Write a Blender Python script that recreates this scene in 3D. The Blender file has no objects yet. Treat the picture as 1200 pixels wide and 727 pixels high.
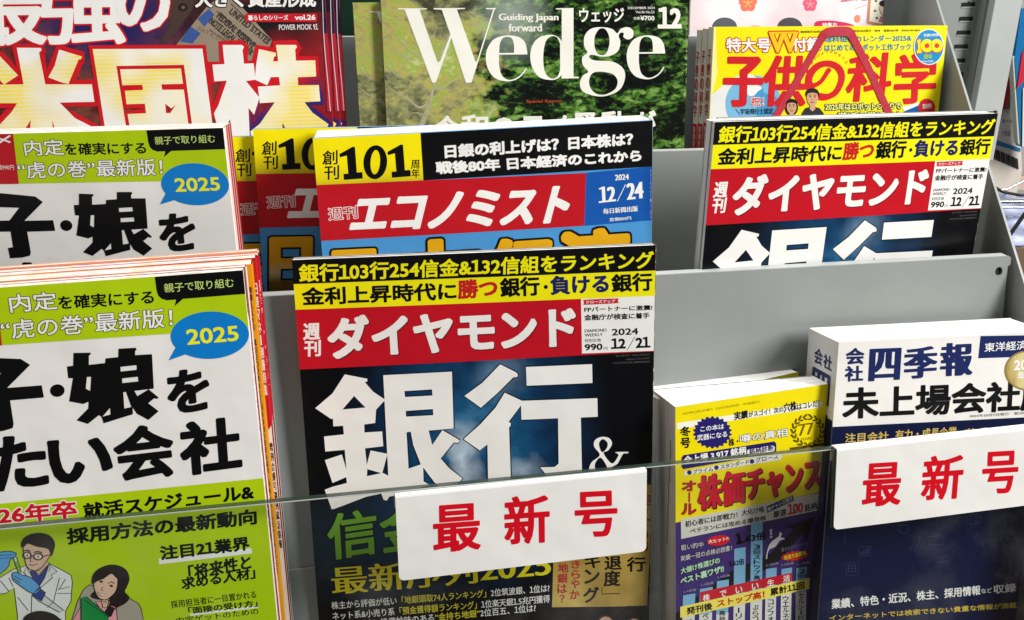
import bpy, math, random
import numpy as np
from mathutils import Matrix, Vector

random.seed(7)
sc = bpy.context.scene
COL = sc.collection
MM = 0.001
LIFT = 1.30                      # eye height of the photographer in metres

# ------------------------------------------------------------------ camera
# rack axes (x along the shelf, y away, z up) expressed in camera axes
FPX = 1200.0
B = np.array([0.97576, -0.21769, 0.02255, -0.05819, -0.35741, -0.93213, 0.21097, 0.90822, -0.36142]).reshape(3, 3)
q_, r_ = np.linalg.qr(B); B = q_ @ np.diag(np.sign(np.diag(r_)))
cam = bpy.data.cameras.new('camera'); camo = bpy.data.objects.new('camera', cam); COL.objects.link(camo)
cam.sensor_width = 36.0; cam.lens = FPX / 1200 * 36; cam.clip_start = 0.01; cam.clip_end = 100
Rw = B.T @ np.diag([1, -1, -1])
M = Matrix(Rw.tolist()).to_4x4(); M.translation = (0, 0, LIFT); camo.matrix_world = M
sc.camera = camo

# ------------------------------------------------------------------ light
w = bpy.data.worlds.new('World'); sc.world = w; w.use_nodes = True
w.node_tree.nodes['Background'].inputs[0].default_value = (0.95, 0.97, 1.0, 1)
w.node_tree.nodes['Background'].inputs[1].default_value = 0.18

def area(name, loc, target, sx, sy, power, col=(1, 0.985, 0.95)):
    l = bpy.data.lights.new(name, 'AREA'); l.shape = 'RECTANGLE'; l.size = sx; l.size_y = sy; l.energy = power; l.color = col
    o = bpy.data.objects.new(name, l); COL.objects.link(o); o.location = loc
    o.rotation_euler = (Vector(target) - Vector(loc)).to_track_quat('-Z', 'Y').to_euler()
    return o
area('ceiling_lamp', (2.05, -0.85, 2.5), (0.15, 0.6, 1.05), 0.6, 1.5, 110)
area('ceiling_lamp', (0.2, 0.80, 3.0), (0.15, 0.62, 1.05), 2.2, 0.4, 42)
sc.view_settings.view_transform = 'Standard'; sc.view_settings.look = 'None'
sc.view_settings.exposure = 0.0; sc.view_settings.gamma = 1.0
sc.cycles.max_bounces = 8; sc.cycles.transparent_max_bounces = 12

# ------------------------------------------------------------------ small tools
def ray(x, y):
    return B.T @ np.array([(x - 600) / FPX, (y - 363.5) / FPX, 1.0])
def aty(x, y, Y):
    r = ray(x, y); return r * Y / r[1]
def lin(c):
    return tuple(((v / 255) / 12.92 if v / 255 <= 0.04045 else ((v / 255 + 0.055) / 1.055) ** 2.4) for v in c[:3])

def empty(name, M):
    o = bpy.data.objects.new(name, None); COL.objects.link(o); o.matrix_world = M; o.empty_display_size = 0.02
    return o
def tag(o, label, cat, group=None):
    o['label'] = label; o['category'] = cat
    if group: o['group'] = group
    return o
def mesh_obj(name, verts, faces, mats, midx=None, parent=None, smooth=False):
    me = bpy.data.meshes.new(name)
    me.from_pydata([tuple(v) for v in verts], [], faces)
    for m in mats: me.materials.append(m)
    if midx is not None: me.polygons.foreach_set('material_index', midx)
    if smooth: me.polygons.foreach_set('use_smooth', [True] * len(me.polygons))
    me.update()
    o = bpy.data.objects.new(name, me); COL.objects.link(o)
    if parent: o.parent = parent
    return o
def kids(o):
    return [c for c in bpy.data.objects if c.parent == o]
def copy_tree(o, parent=None):
    c = o.copy(); COL.objects.link(c)
    if parent: c.parent = parent
    for ch in kids(o):
        copy_tree(ch, c)
    return c

# ------------------------------------------------------------------ materials
MATS = {}
def new_mat(name):
    m = bpy.data.materials.new(name); m.use_nodes = True
    return m, m.node_tree, m.node_tree.nodes['Principled BSDF']
def nd(nt, t, **k):
    n = nt.nodes.new(t)
    for a, b in k.items(): setattr(n, a, b)
    return n
def ramp(nt, stops, fac, interp='LINEAR'):
    n = nd(nt, 'ShaderNodeValToRGB'); e = n.color_ramp.elements; n.color_ramp.interpolation = interp
    while len(e) < len(stops): e.new(0.5)
    for i, (p, c) in enumerate(stops):
        e[i].position = p; e[i].color = (*lin(c), 1) if len(c) == 3 else c
    nt.links.new(fac, n.inputs[0]); return n.outputs[0]
def noise(nt, scale, detail=4, rough=0.55, vec=None, dist=0.0):
    n = nd(nt, 'ShaderNodeTexNoise'); n.inputs['Scale'].default_value = scale; n.inputs['Detail'].default_value = detail
    n.inputs['Roughness'].default_value = rough; n.inputs['Distortion'].default_value = dist
    if vec is not None: nt.links.new(vec, n.inputs['Vector'])
    return n.outputs['Fac']
def mixc(nt, fac, a, b, bt='MIX'):
    n = nd(nt, 'ShaderNodeMix', data_type='RGBA', blend_type=bt)
    for i, v in ((0, fac), (6, a), (7, b)):
        if hasattr(v, 'is_output'): nt.links.new(v, n.inputs[i])
        elif isinstance(v, (int, float)): n.inputs[i].default_value = v
        else: n.inputs[i].default_value = (*lin(v), 1)
    return n.outputs[2]
def math_(nt, op, a, b=0.0, c=None):
    n = nd(nt, 'ShaderNodeMath', operation=op)
    for i, v in enumerate((a, b) if c is None else (a, b, c)):
        if hasattr(v, 'is_output'): nt.links.new(v, n.inputs[i])
        else: n.inputs[i].default_value = v
    return n.outputs[0]
def objco(nt, scale=(1, 1, 1)):
    tc = nd(nt, 'ShaderNodeTexCoord'); mp = nd(nt, 'ShaderNodeMapping'); mp.inputs['Scale'].default_value = scale
    nt.links.new(tc.outputs['Object'], mp.inputs[0]); return mp.outputs[0]
def gloss_paper(nt, bsdf, rough=0.34):
    """coated printed paper: slightly uneven sheet"""
    v = objco(nt)
    n = noise(nt, 22, 2, 0.5, v)
    r = math_(nt, 'MULTIPLY_ADD', noise(nt, 60, 3, 0.6, v), 0.16, rough - 0.08); nt.links.new(r, bsdf.inputs['Roughness'])
    b = nd(nt, 'ShaderNodeBump'); b.inputs['Strength'].default_value = 0.4; b.inputs['Distance'].default_value = 0.004
    nt.links.new(n, b.inputs['Height']); nt.links.new(b.outputs[0], bsdf.inputs['Normal'])
    bsdf.inputs['Specular IOR Level'].default_value = 0.2
KINK = 1.0
def ink(c):
    if isinstance(c, str): return MATS[c]
    c = tuple(int(v) for v in c)
    if c not in MATS:
        m, nt, b = new_mat('printed_paper_%d_%d_%d' % c)
        b.inputs['Base Color'].default_value = (*[min(0.86, v * KINK) for v in lin(c)], 1)
        gloss_paper(nt, b); MATS[c] = m
    return MATS[c]

def mat_pages(name, base, c2=None):
    m, nt, b = new_mat(name); v = objco(nt, (1, 1, 1))
    mp = objco(nt, (30, 30, 2600))
    n = noise(nt, 1.0, 3, 0.6, mp)
    c = ramp(nt, [(0.30, tuple(int(x * 0.70) for x in base)), (0.46, tuple(int(x * 0.93) for x in base)), (0.6, base)], n)
    if c2:
        mp2 = objco(nt, (150, 40, 900)); n2 = noise(nt, 1.0, 2, 0.5, mp2)
        k = ramp(nt, [(0.52, (0, 0, 0)), (0.62, (255, 255, 255))], n2)
        n3 = noise(nt, 40.0, 1, 0.5, v)
        cc = ramp(nt, [(0.40, c2[0]), (0.5, c2[1]), (0.6, c2[2])], n3)
        c = mixc(nt, math_(nt, 'MULTIPLY', k, 0.75), c, cc)
    nt.links.new(c, b.inputs['Base Color']); b.inputs['Roughness'].default_value = 0.8; b.inputs['Specular IOR Level'].default_value = 0.2
    bp = nd(nt, 'ShaderNodeBump'); bp.inputs['Strength'].default_value = 0.4; bp.inputs['Distance'].default_value = 0.0004
    nt.links.new(n, bp.inputs['Height']); nt.links.new(bp.outputs[0], b.inputs['Normal'])
    MATS[name] = m; return m
mat_pages('pages_white', (240, 240, 236))
mat_pages('pages_cream', (236, 232, 220))
mat_pages('pages_bled', (238, 232, 226), ((238, 170, 90), (120, 150, 160), (225, 120, 110)))

def mat_metal(name, c, rough=0.42, metallic=0.0):
    m, nt, b = new_mat(name); v = objco(nt)
    n = noise(nt, 9, 5, 0.6, v); n2 = noise(nt, 900, 2, 0.5, v)
    col = ramp(nt, [(0.3, tuple(int(x * 0.95) for x in c)), (0.7, tuple(min(255, int(x * 1.03)) for x in c))], n)
    # faint rubbed scuffs
    sv = objco(nt, (18, 18, 160)); s = noise(nt, 1.0, 6, 0.7, sv)
    col = mixc(nt, ramp(nt, [(0.68, (0, 0, 0)), (0.8, (70, 70, 70))], s), col, tuple(int(x * 0.7) for x in c))
    nt.links.new(col, b.inputs['Base Color']); b.inputs['Metallic'].default_value = metallic
    nt.links.new(math_(nt, 'MULTIPLY_ADD', n, 0.2, rough - 0.1), b.inputs['Roughness'])
    bp = nd(nt, 'ShaderNodeBump'); bp.inputs['Strength'].default_value = 0.08; bp.inputs['Distance'].default_value = 0.0005
    nt.links.new(n2, bp.inputs['Height']); nt.links.new(bp.outputs[0], b.inputs['Normal'])
    MATS[name] = m; return m
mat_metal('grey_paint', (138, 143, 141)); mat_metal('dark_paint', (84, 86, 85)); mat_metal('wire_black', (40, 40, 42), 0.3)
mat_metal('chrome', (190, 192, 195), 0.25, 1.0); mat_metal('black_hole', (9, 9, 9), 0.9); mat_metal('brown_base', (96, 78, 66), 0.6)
mat_metal('pale_grey_lit_edge', (182, 186, 184))  # pale panels; on flanges and slot lips the light is painted in

def mat_acrylic():
    m = bpy.data.materials.new('clear_acrylic'); m.use_nodes = True; nt = m.node_tree; nt.nodes.clear()
    out = nd(nt, 'ShaderNodeOutputMaterial'); t = nd(nt, 'ShaderNodeBsdfTransparent'); t.inputs[0].default_value = (0.962, 0.972, 0.966, 1)
    g = nd(nt, 'ShaderNodeBsdfGlossy'); g.inputs['Roughness'].default_value = 0.06
    v = objco(nt); s = noise(nt, 14, 6, 0.65, v)
    fr = nd(nt, 'ShaderNodeFresnel'); fr.inputs[0].default_value = 1.49
    mx = nd(nt, 'ShaderNodeMixShader'); geo = nd(nt, 'ShaderNodeNewGeometry'); nt.links.new(math_(nt, 'MULTIPLY', fr.outputs[0], math_(nt, 'SUBTRACT', 1.0, geo.outputs['Backfacing'])), mx.inputs[0]); nt.links.new(t.outputs[0], mx.inputs[1]); nt.links.new(g.outputs[0], mx.inputs[2])
    # dusty smears and hairline scratches
    d = nd(nt, 'ShaderNodeBsdfDiffuse'); d.inputs[0].default_value = (0.75, 0.77, 0.76, 1)
    m2 = nd(nt, 'ShaderNodeMixShader')
    sc_ = noise(nt, 1.0, 3, 0.6, objco(nt, (260, 260, 9)))
    k = math_(nt, 'ADD', math_(nt, 'MULTIPLY', ramp(nt, [(0.5, (0, 0, 0)), (0.8, (255, 255, 255))], s), 0.04),
              math_(nt, 'MULTIPLY', ramp(nt, [(0.70, (0, 0, 0)), (0.76, (255, 255, 255))], sc_), 0.03))
    nt.links.new(k, m2.inputs[0]); nt.links.new(mx.outputs[0], m2.inputs[1]); nt.links.new(d.outputs[0], m2.inputs[2])
    nt.links.new(m2.outputs[0], out.inputs[0]); MATS['acrylic'] = m
    m3 = bpy.data.materials.new('acrylic_cut_edge'); m3.use_nodes = True; nt = m3.node_tree; b = nt.nodes['Principled BSDF']
    b.inputs['Base Color'].default_value = (*lin((38, 54, 46)), 1); b.inputs['Roughness'].default_value = 0.22
    b.inputs['Alpha'].default_value = 0.86; MATS['acrylic_edge'] = m3
mat_acrylic()

# ------------------------------------------------------------------ lettering
FC = {}
def raw_text(segs):
    c = bpy.data.curves.new('lettering', 'FONT'); c.body = ''.join(s for s, i in segs); c.resolution_u = 3
    n = max(i for s, i in segs) + 1
    for k in range(n): c.materials.append(None)
    k = 0
    for s, i in segs:
        for ch in s: c.body_format[k].material_index = i; k += 1
    o = bpy.data.objects.new('lettering', c); me = o.to_mesh()
    v = np.array([p.co[:2] for p in me.vertices]).reshape(-1, 2)
    f = [tuple(p.vertices) for p in me.polygons]; mi = [p.material_index for p in me.polygons]
    o.to_mesh_clear(); bpy.data.objects.remove(o); bpy.data.curves.remove(c)
    return v, f, mi
ADV = {}
def advance(ch):
    if ch not in ADV: ADV[ch] = raw_text([(ch + '|', 0)])[0][:, 0].max() - raw_text([('|', 0)])[0][:, 0].max()
    return ADV[ch]
def glyph_mesh(segs):
    """filled outlines of a line of text; segs = [(text, index)]"""
    key = tuple(segs)
    if key in FC: return FC[key]
    if '1' not in ''.join(s for s, i in segs):
        FC[key] = raw_text(segs); return FC[key]
    V, Fa, Mi = [], [], []; x = 0.0; nb = 0
    for s, i in segs:
        for ch in s:
            w_ = advance(ch)
            if ch not in ' 　':
                v, f, mi = raw_text([('\uff11' if ch == '1' else ch, 0)])
                if ch == '1': 
                    w_ = advance('0'); v = v.copy(); v[:, 0] += -v[:, 0].min() + (w_ - (v[:, 0].max() - v[:, 0].min())) * .42
                V.append(v + np.array([x, 0])); Fa += [tuple(q + nb for q in t) for t in f]; Mi += [i] * len(f); nb += len(v)
            x += w_
    FC[key] = (np.concatenate(V), Fa, Mi); return FC[key]
def fill2d(contours):
    c = bpy.data.curves.new('outline', 'CURVE'); c.dimensions = '2D'; c.fill_mode = 'BOTH'
    for pts in contours:
        s = c.splines.new('POLY'); s.points.add(len(pts) - 1); s.use_cyclic_u = True
        for p, q in zip(s.points, pts): p.co = (q[0], q[1], 0, 1)
    o = bpy.data.objects.new('outline', c); me = o.to_mesh()
    v = np.array([p.co[:2] for p in me.vertices]).reshape(-1, 2); f = [tuple(p.vertices) for p in me.polygons]
    o.to_mesh_clear(); bpy.data.objects.remove(o); bpy.data.curves.remove(c)
    return v, f
def spline(pts, closed=True, n=6):
    P = [np.array(p, float) for p in pts]; out = []; L = len(P)
    for i in range(L if closed else L - 1):
        a = P[(i - 1) % L] if closed or i > 0 else P[0]; b = P[i]; c = P[(i + 1) % L]
        d = P[(i + 2) % L] if closed or i + 2 < L else P[-1]
        for k in range(n):
            t = k / n
            out.append(0.5 * (2 * b + (c - a) * t + (2 * a - 5 * b + 4 * c - d) * t * t + (-a + 3 * b - 3 * c + d) * t ** 3))
    if not closed: out.append(P[-1])
    return out
def ellipse(cx, cy, rx, ry, n=40, rot=0, a0=0, a1=360):
    r = math.radians(rot); o = []
    m = n if a1 - a0 >= 360 else n + 1
    for i in range(m):
        t = math.radians(a0 + (a1 - a0) * i / n); x, y = rx * math.cos(t), ry * math.sin(t)
        o.append((cx + x * math.cos(r) - y * math.sin(r), cy + x * math.sin(r) + y * math.cos(r)))
    return o

# ------------------------------------------------------------------ a printed sheet standing in the rack
LSTEP = 0.06
class Sheet:
    """a flat or slightly bowed printed face; local axes u right, v up, n towards the reader, origin at its top left corner (mm)"""
    def __init__(s, O, R, W, H, bow=0.0):
        s.O = np.array(O, float); q, r = np.linalg.qr(np.array(R, float).reshape(3, 3)); s.R = q @ np.diag(np.sign(np.diag(r)))
        s.W, s.H, s.bw = W, H, bow; s.vw = (0, 0, 1); s.parts = {}; s.order = []
    def bow(s, u, v):
        return s.bw * np.sin(np.pi * np.clip(u / s.W, 0, 1))
    def view(s, ox, oy, k): s.vw = (ox, oy, k); return s
    def px(s, p):
        x, y = s.vw[0] + p[0] / s.vw[2], s.vw[1] + p[1] / s.vw[2]
        d = s.R.T @ ray(x, y); o = -(s.R.T @ s.O); n = 0.0
        for _ in range(4):
            t = (n - o[2]) / d[2]; u, v = o[0] + t * d[0], o[1] + t * d[1]; n = float(s.bow(u, v))
        return np.array([u, v])
    def put(s, part, uv, faces, colors, midx, layer, dz=0.0):
        if part not in s.parts: s.parts[part] = dict(v=[], f=[], m=[], mats=[]); s.order.append(part)
        P = s.parts[part]; base = len(P['v'])
        uv = np.asarray(uv, float).copy(); uv[:, 0] = np.clip(uv[:, 0], 0, s.W)
        if s.bw > 0: uv, faces, midx = s.slice(uv, faces, midx)
        z = s.bow(uv[:, 0], uv[:, 1]) + 0.05 + layer * LSTEP + dz
        P['v'] += [(a, b, c) for (a, b), c in zip(uv, z)]
        P['f'] += [tuple(i + base for i in f) for f in faces]
        idx = []
        for c in colors:
            m = ink(c)
            if m not in P['mats']: P['mats'].append(m)
            idx.append(P['mats'].index(m))
        P['m'] += [idx[i] for i in midx]
    def slice(s, uv, faces, midx, step=10.5):
        """cut long faces into strips so that print follows the bend of the sheet"""
        V = [tuple(p) for p in uv]; F = []; Mi = []
        for f, m in zip(faces, midx):
            us = [V[i][0] for i in f]
            k0, k1 = math.floor(min(us) / step), math.ceil(max(us) / step)
            if max(us) - min(us) < step * 0.9: F.append(f); Mi.append(m); continue
            for k in range(k0, k1):
                P = [V[i] for i in f]
                for lim, sg in ((k * step, 1), ((k + 1) * step, -1)):
                    Q = []
                    for a, b in zip(P, P[1:] + P[:1]):
                        da, db = sg * (a[0] - lim), sg * (b[0] - lim)
                        if da >= 0: Q.append(a)
                        if da * db < 0: t = da / (da - db); Q.append((a[0] + t * (b[0] - a[0]), a[1] + t * (b[1] - a[1])))
                    P = Q
                    if len(P) < 3: break
                if len(P) >= 3:
                    F.append(tuple(range(len(V), len(V) + len(P)))); V += P; Mi.append(m)
        return np.array(V), F, Mi
    # ---- shapes, given in view pixels (loc=True: already in local mm)
    def poly(s, part, pts, color, layer=1, loc=False, clip=True, smooth=False, line=None, lw=0.5):
        if smooth: pts = spline(pts)
        q = np.array([p if loc else s.px(p) for p in pts])
        if clip: q[:, 0] = np.clip(q[:, 0], 0, s.W); q[:, 1] = np.clip(q[:, 1], -s.H, 0)
        v, f = fill2d([q]); s.put(part, v, f, [color], [0] * len(f), layer)
        if line: s.stroke(part, q, lw, line, layer + 1, loc=True, closed=True)
    def shape(s, part, contours, color, layer=1):
        v, f = fill2d([[s.px(p) for p in c] for c in contours]); s.put(part, v, f, [color], [0] * len(f), layer)
    def band(s, part, tl, tr, br, bl, color, layer=1, left=False, right=False, top=False, bottom=False, n=24):
        a, b, c, d = [s.px(p) for p in (tl, tr, br, bl)]
        if left: 
            for i, (p, q) in enumerate(((a, b), (d, c))): p[1] += (0 - p[0]) * (q[1] - p[1]) / (q[0] - p[0]); p[0] = 0
        if right:
            for p, q in ((b, a), (c, d)): p[1] += (s.W - p[0]) * (q[1] - p[1]) / (q[0] - p[0]); p[0] = s.W
        if top: a[1] = b[1] = 0
        if bottom: c[1] = d[1] = -s.H
        v = []; f = []
        for i in range(n + 1):
            t = i / n; v += [a + (b - a) * t, d + (c - d) * t]
            if i: k = 2 * i; f.append((k - 1, k + 1, k, k - 2))
        s.put(part, v, f, [color], [0] * len(f), layer)
    def stroke(s, part, pts, wd, color, layer=1, loc=False, closed=False, smooth=False, taper=False):
        if smooth: pts = spline(pts, closed)
        q = [np.array(p if loc else s.px(p), float) for p in pts]
        if closed: q = q + [q[0]]
        v = []; f = []; L = len(q)
        for i in range(L):
            d = q[min(i + 1, L - 1)] - q[max(i - 1, 0)]
            if closed and i in (0, L - 1): d = q[1] - q[L - 2]
            d = d / (np.linalg.norm(d) + 1e-9); nn = np.array([-d[1], d[0]])
            ww = wd / 2 * ((1 - i / (L - 1)) * 0.9 + 0.1 if taper else 1)
            v += [q[i] + nn * ww, q[i] - nn * ww]
            if i: k = 2 * i; f.append((k - 2, k - 1, k + 1, k))
        s.put(part, v, f, [color], [0] * len(f), layer)
    def text(s, part, segs, bl, br, tl, color=None, bold=0.0, layer=2, out=None, shadow=None, tr=None):
        """a line of lettering whose ink fills the parallelogram bl-br-tl; bold = stroke growth as a fraction of the height"""
        if isinstance(segs, str): segs = [(segs, color)]
        cols = []; sg = []
        for t, c in segs:
            if c not in cols: cols.append(c)
            sg.append((t, cols.index(c)))
        v, f, mi = glyph_mesh(sg)
        lo, hi = v.min(0), v.max(0); a, b, c = s.px(bl), s.px(br), s.px(tl)
        h = np.linalg.norm(c - a); bx, by = (bold if isinstance(bold, tuple) else (bold * 0.74, bold * 0.64)); bx *= h; by *= h
        ex = (b - a) / np.linalg.norm(b - a); ey = (c - a) / h
        t = (v - lo) / (hi - lo)
        a = a + ex * bx + ey * by; b = b - ex * bx + ey * by; c = c + ex * bx - ey * by
        if tr is not None:
            d = s.px(tr) - ex * bx - ey * by
            uv = a * (1 - t[:, :1]) * (1 - t[:, 1:]) + b * t[:, :1] * (1 - t[:, 1:]) + c * (1 - t[:, :1]) * t[:, 1:] + d * t[:, :1] * t[:, 1:]
        else:
            uv = a + np.outer(t[:, 0], b - a) + np.outer(t[:, 1], c - a)
        def fat(rx, ry, cs, lay, off=(0, 0)):
            st = [(0, 0)]; m = max(rx, ry) / h
            if ry == 0 and rx > 0: st = [(-1, 0), (1, 0), (0, 0), (-.5, 0), (.5, 0)]
            elif m > 0:
                k = 20 if m > 0.03 else 12 if m > 0.014 else 8
                st = []
                for i in range(k):                         # rounded-square brush
                    c_, s_ = math.cos(2 * math.pi * (i + .5) / k), math.sin(2 * math.pi * (i + .5) / k); g_ = (c_ ** 4 + s_ ** 4) ** -.25 if k > 8 else max(abs(c_), abs(s_)) ** -1
                    st.append((c_ * g_, s_ * g_))
                if m > 0.03: st += [(.5, .5), (-.5, .5), (.5, -.5), (-.5, -.5)]
                st.append((0, 0))
            for k, (i, j) in enumerate(st):
                s.put(part, uv + ex * (i * rx + off[0]) + ey * (j * ry + off[1]), f, cs, mi, lay, dz=0.0014 * k)
        if shadow:
            sc_, dx, dy = shadow; fat(bx, by, [sc_] * len(cols), layer, (dx * h, dy * h)); layer += 1
        if out:
            oc, ow = out; fat(bx + ow * h, by + ow * h, [oc] * len(cols), layer); layer += 1
        fat(bx, by, cols, layer)
    def vtext(s, part, chars, boxes, color, bold=0.05, layer=2, out=None, slant=0.0):
        """one glyph per box (x0, y0, x1, y1 in view pixels); slant lifts the right side"""
        for ch, (x0, y0, x1, y1) in zip(chars, boxes):
            if ch in ' 　': continue
            if ch == 'ー':
                cx = (x0 + x1) / 2; q = (x1 - x0) * .11; s.poly(part, [(cx - q, y0), (cx + q, y0), (cx + q, y1), (cx - q, y1)], color, layer); continue
            dy = slant * (x1 - x0)
            s.text(part, ch, (x0, y1 + dy / 2), (x1, y1 - dy / 2), (x0, y0 + dy / 2), color, bold, layer, out)

PART_OF_COVER = True
class Mag(Sheet):
    def build(s, name, T, cover, spine='R', spinemat=None, pages='pages_white', back=None, T2=None, nseg=20):
        """magazine or book: wrapped cover, page block, printed parts; returns the root Empty at the bottom centre of the front cover"""
        W, H = s.W, s.H
        T2 = T if T2 is None else T2                      # thickness at the fore edge
        th = lambda u: (T + (T2 - T) * ((W - u) / W if spine == 'R' else u / W))
        O = s.O + s.R @ np.array([W / 2, -H, 0])
        M = Matrix(s.R.tolist()).to_4x4(); M.translation = Vector(O * MM) + Vector((0, 0, LIFT))
        root = empty(name, M); s.root = root
        L = lambda u, v, n: ((u - W / 2) * MM, (v + H) * MM, n * MM)
        ct = 0.28
        # cover: front, spine and back sheets
        v = []; f = []; mi = []
        def sheet(zt, zb, m, flip=False):
            b = len(v)
            for i in range(nseg + 1):
                u = W * i / nseg
                for vv in (0, -H):
                    v.append(L(u, vv, zt(u))); v.append(L(u, vv, zb(u)))
            for i in range(nseg):
                k = b + 4 * i
                f.extend([(k, k + 2, k + 6, k + 4), (k + 1, k + 5, k + 7, k + 3), (k, k + 4, k + 5, k + 1), (k + 2, k + 3, k + 7, k + 6)]); mi.extend([m, 1, 1, 1])
            k = b; f.append((k, k + 1, k + 3, k + 2)); mi.append(1)
            k = b + 4 * nseg; f.append((k, k + 2, k + 3, k + 1)); mi.append(1)
        bw = lambda u: float(s.bow(np.array(u), 0))
        sheet(lambda u: bw(u), lambda u: bw(u) - ct, 0)
        sheet(lambda u: bw(u) - th(u) + ct, lambda u: bw(u) - th(u), 3)
        us = W if spine == 'R' else 0; sg = 1 if spine == 'R' else -1
        ts = th(us); b = len(v); r = 6
        for i in range(r + 1):                            # rounded-over spine
            a = math.pi * i / r; n = -ts / 2 + ts / 2 * math.cos(a); du = 0.55 * math.sin(a) ** 0.5 if 0 < i < r else 0.0
            for vv in (0, -H): v.append(L(us + sg * (du + 0.02), vv, n))
        for i in range(r):
            k = b + 2 * i; q = (k, k + 1, k + 3, k + 2); f.append(q if sg > 0 else q[::-1]); mi.append(2)
        sm = spinemat or cover
        co = mesh_obj('cover', v, f, [ink(cover), ink((225, 225, 222)), ink(sm), ink(back or cover)], mi, root)
        # page block
        v = []; f = []; e = 0.35; N = nseg
        for i in range(N + 1):
            u = e + (W - 2 * e) * i / N if spine == 'R' else e + (W - 2 * e) * i / N
            for vv in (-e, -H + e):
                v += [L(u, vv, bw(u) - ct - 0.02), L(u, vv, bw(u) - th(u) + ct + 0.02)]
        for i in range(N):
            k = 4 * i
            f += [(k, k + 4, k + 5, k + 1), (k + 2, k + 3, k + 7, k + 6), (k, k + 2, k + 6, k + 4), (k + 1, k + 5, k + 7, k + 3)]
        f += [(0, 1, 3, 2), (4 * N, 4 * N + 2, 4 * N + 3, 4 * N + 1)]
        mesh_obj('page_block', v, f, [ink(pages)], None, root)
        s.co = co
        s.flush()
        return root
    def flush(s):
        for p in s.order:
            P = s.parts[p]
            mesh_obj(p, [((a - s.W / 2) * MM, (b + s.H) * MM, c * MM) for a, b, c in P['v']], P['f'], P['mats'], P['m'], s.co)
        s.parts = {}; s.order = []
def place(root, O, R, W, H):
    s = Sheet(O, R, W, H); M = Matrix(s.R.tolist()).to_4x4()
    M.translation = Vector((s.O + s.R @ np.array([W / 2, -H, 0])) * MM) + Vector((0, 0, LIFT)); root.matrix_world = M
def shift(root, dn=0.0, du=0.0, dv=0.0, roll=0.0):
    """move a standing magazine along its own axes (mm)"""
    root.matrix_world = root.matrix_world @ Matrix.Translation((du * MM, dv * MM, dn * MM)) @ Matrix.Rotation(math.radians(roll), 4, 'Z')
# ------------------------------------------------------------------ where each kind stands (top left corner, axes, height below the corner)
FR = {
 'A': ([2.32, 562.11, -185.39], [0.9945, -0.0156, -0.104, -0.1015, 0.1155, -0.9881, 0.0274, 0.9932, 0.1133], 282.5),
 'B': ([258.97, 580.81, -115.99], [0.997, 0.0046, 0.0777, 0.0776, 0.0246, -0.9967, -0.0065, 0.9997, 0.0242], 288.1),
 'C': ([326.46, 518.82, -240.5], [0.9998, 0.0131, -0.017, -0.0187, 0.1492, -0.9886, -0.0104, 0.9887, 0.1494], 228.1),
 'D': ([221.36, 514.82, -273.59], [0.997, -0.0429, 0.0641, 0.0686, 0.1145, -0.991, 0.0352, 0.9925, 0.1171], 193.9),
 'E': ([-232.42, 511.66, -178.01], [0.9996, -0.0253, -0.0089, -0.0058, 0.1181, -0.993, 0.0261, 0.9927, 0.1179], 290.1),
 'F': ([-240.47, 635.66, -125.65], [0.9927, -0.029, -0.1171, -0.1169, 0.008, -0.9931, 0.0297, 0.9995, 0.0045], 278.5),
 'G': ([18.51, 606.9, -125.93], [0.9995, -0.0312, -0.0043, -0.0012, 0.0973, -0.9952, 0.0315, 0.9948, 0.0973], 279.5),
 'J': ([67.98, 684.2, -53.52], [0.9999, -0.0172, 0.0001, 0.0015, 0.082, -0.9966, 0.0171, 0.9965, 0.082], 285.5),
 'K': ([296.85, 682.44, -70.34], [1.0, -0.0062, -0.0028, -0.0022, 0.0945, -0.9955, 0.0064, 0.9955, 0.0945], 268.9),
 'L': ([-177.78, 690.0, -23.52], [0.9999, -0.0172, 0.0001, 0.0015, 0.082, -0.9966, 0.0171, 0.9965, 0.082], 315.6),
}
def fr_at(src, corner, W, px, Y, roll=0.0):
    """same lean as another magazine, its corner on the sight line px at depth Y"""
    R = np.array(FR[src][1]).reshape(3, 3); a = math.radians(roll)
    R = R @ np.array([[math.cos(a), -math.sin(a), 0], [math.sin(a), math.cos(a), 0], [0, 0, 1]])
    O = aty(px[0], px[1], Y)
    if corner == 'tr': O = O - R[:, 0] * W
    return (list(O), list(R.ravel()), FR[src][2])
FR['H'] = fr_at('G', 'tl', 210, (296.2, 151.6), 644.0, -1.7)
FR['I'] = fr_at('G', 'tl', 210, (265, 160.6), 650.0, -1.7)
def mag(k, W, bow=0.0, H=None):
    O, R, h = FR[k]; return Mag(O, R, W, H or h, bow)

BLACK = (9, 9, 11); WHITE = (238, 237, 233); YEL = (247, 232, 12); RED = (190, 18, 34); NAVY = (27, 30, 92)

# ------------------------------------------------------------------ the rack
def box(v, f, x0, x1, y0, y1, z0, z1, sk=0.0):
    b = len(v)
    for z in (z0, z1):
        dy = -sk * (z1 - z)
        v += [(x0, y0 + dy, z), (x1, y0 + dy, z), (x1, y1 + dy, z), (x0, y1 + dy, z)]
    f += [(b, b + 3, b + 2, b + 1), (b + 4, b + 5, b + 6, b + 7), (b, b + 1, b + 5, b + 4), (b + 1, b + 2, b + 6, b + 5), (b + 2, b + 3, b + 7, b + 6), (b + 3, b, b + 4, b + 7)]
def W3(v): return [(a * MM, b * MM, c * MM + LIFT) for a, b, c in v]
def bevel(o, wd=0.0006, seg=2):
    m = o.modifiers.new('bevel', 'BEVEL'); m.width = wd; m.segments = seg; m.limit_method = 'ANGLE'
XL, XR = -620.0, 484.2
rack = empty('magazine_rack', Matrix.Translation((-0.1, 0.42, LIFT - 0.62)))
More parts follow.
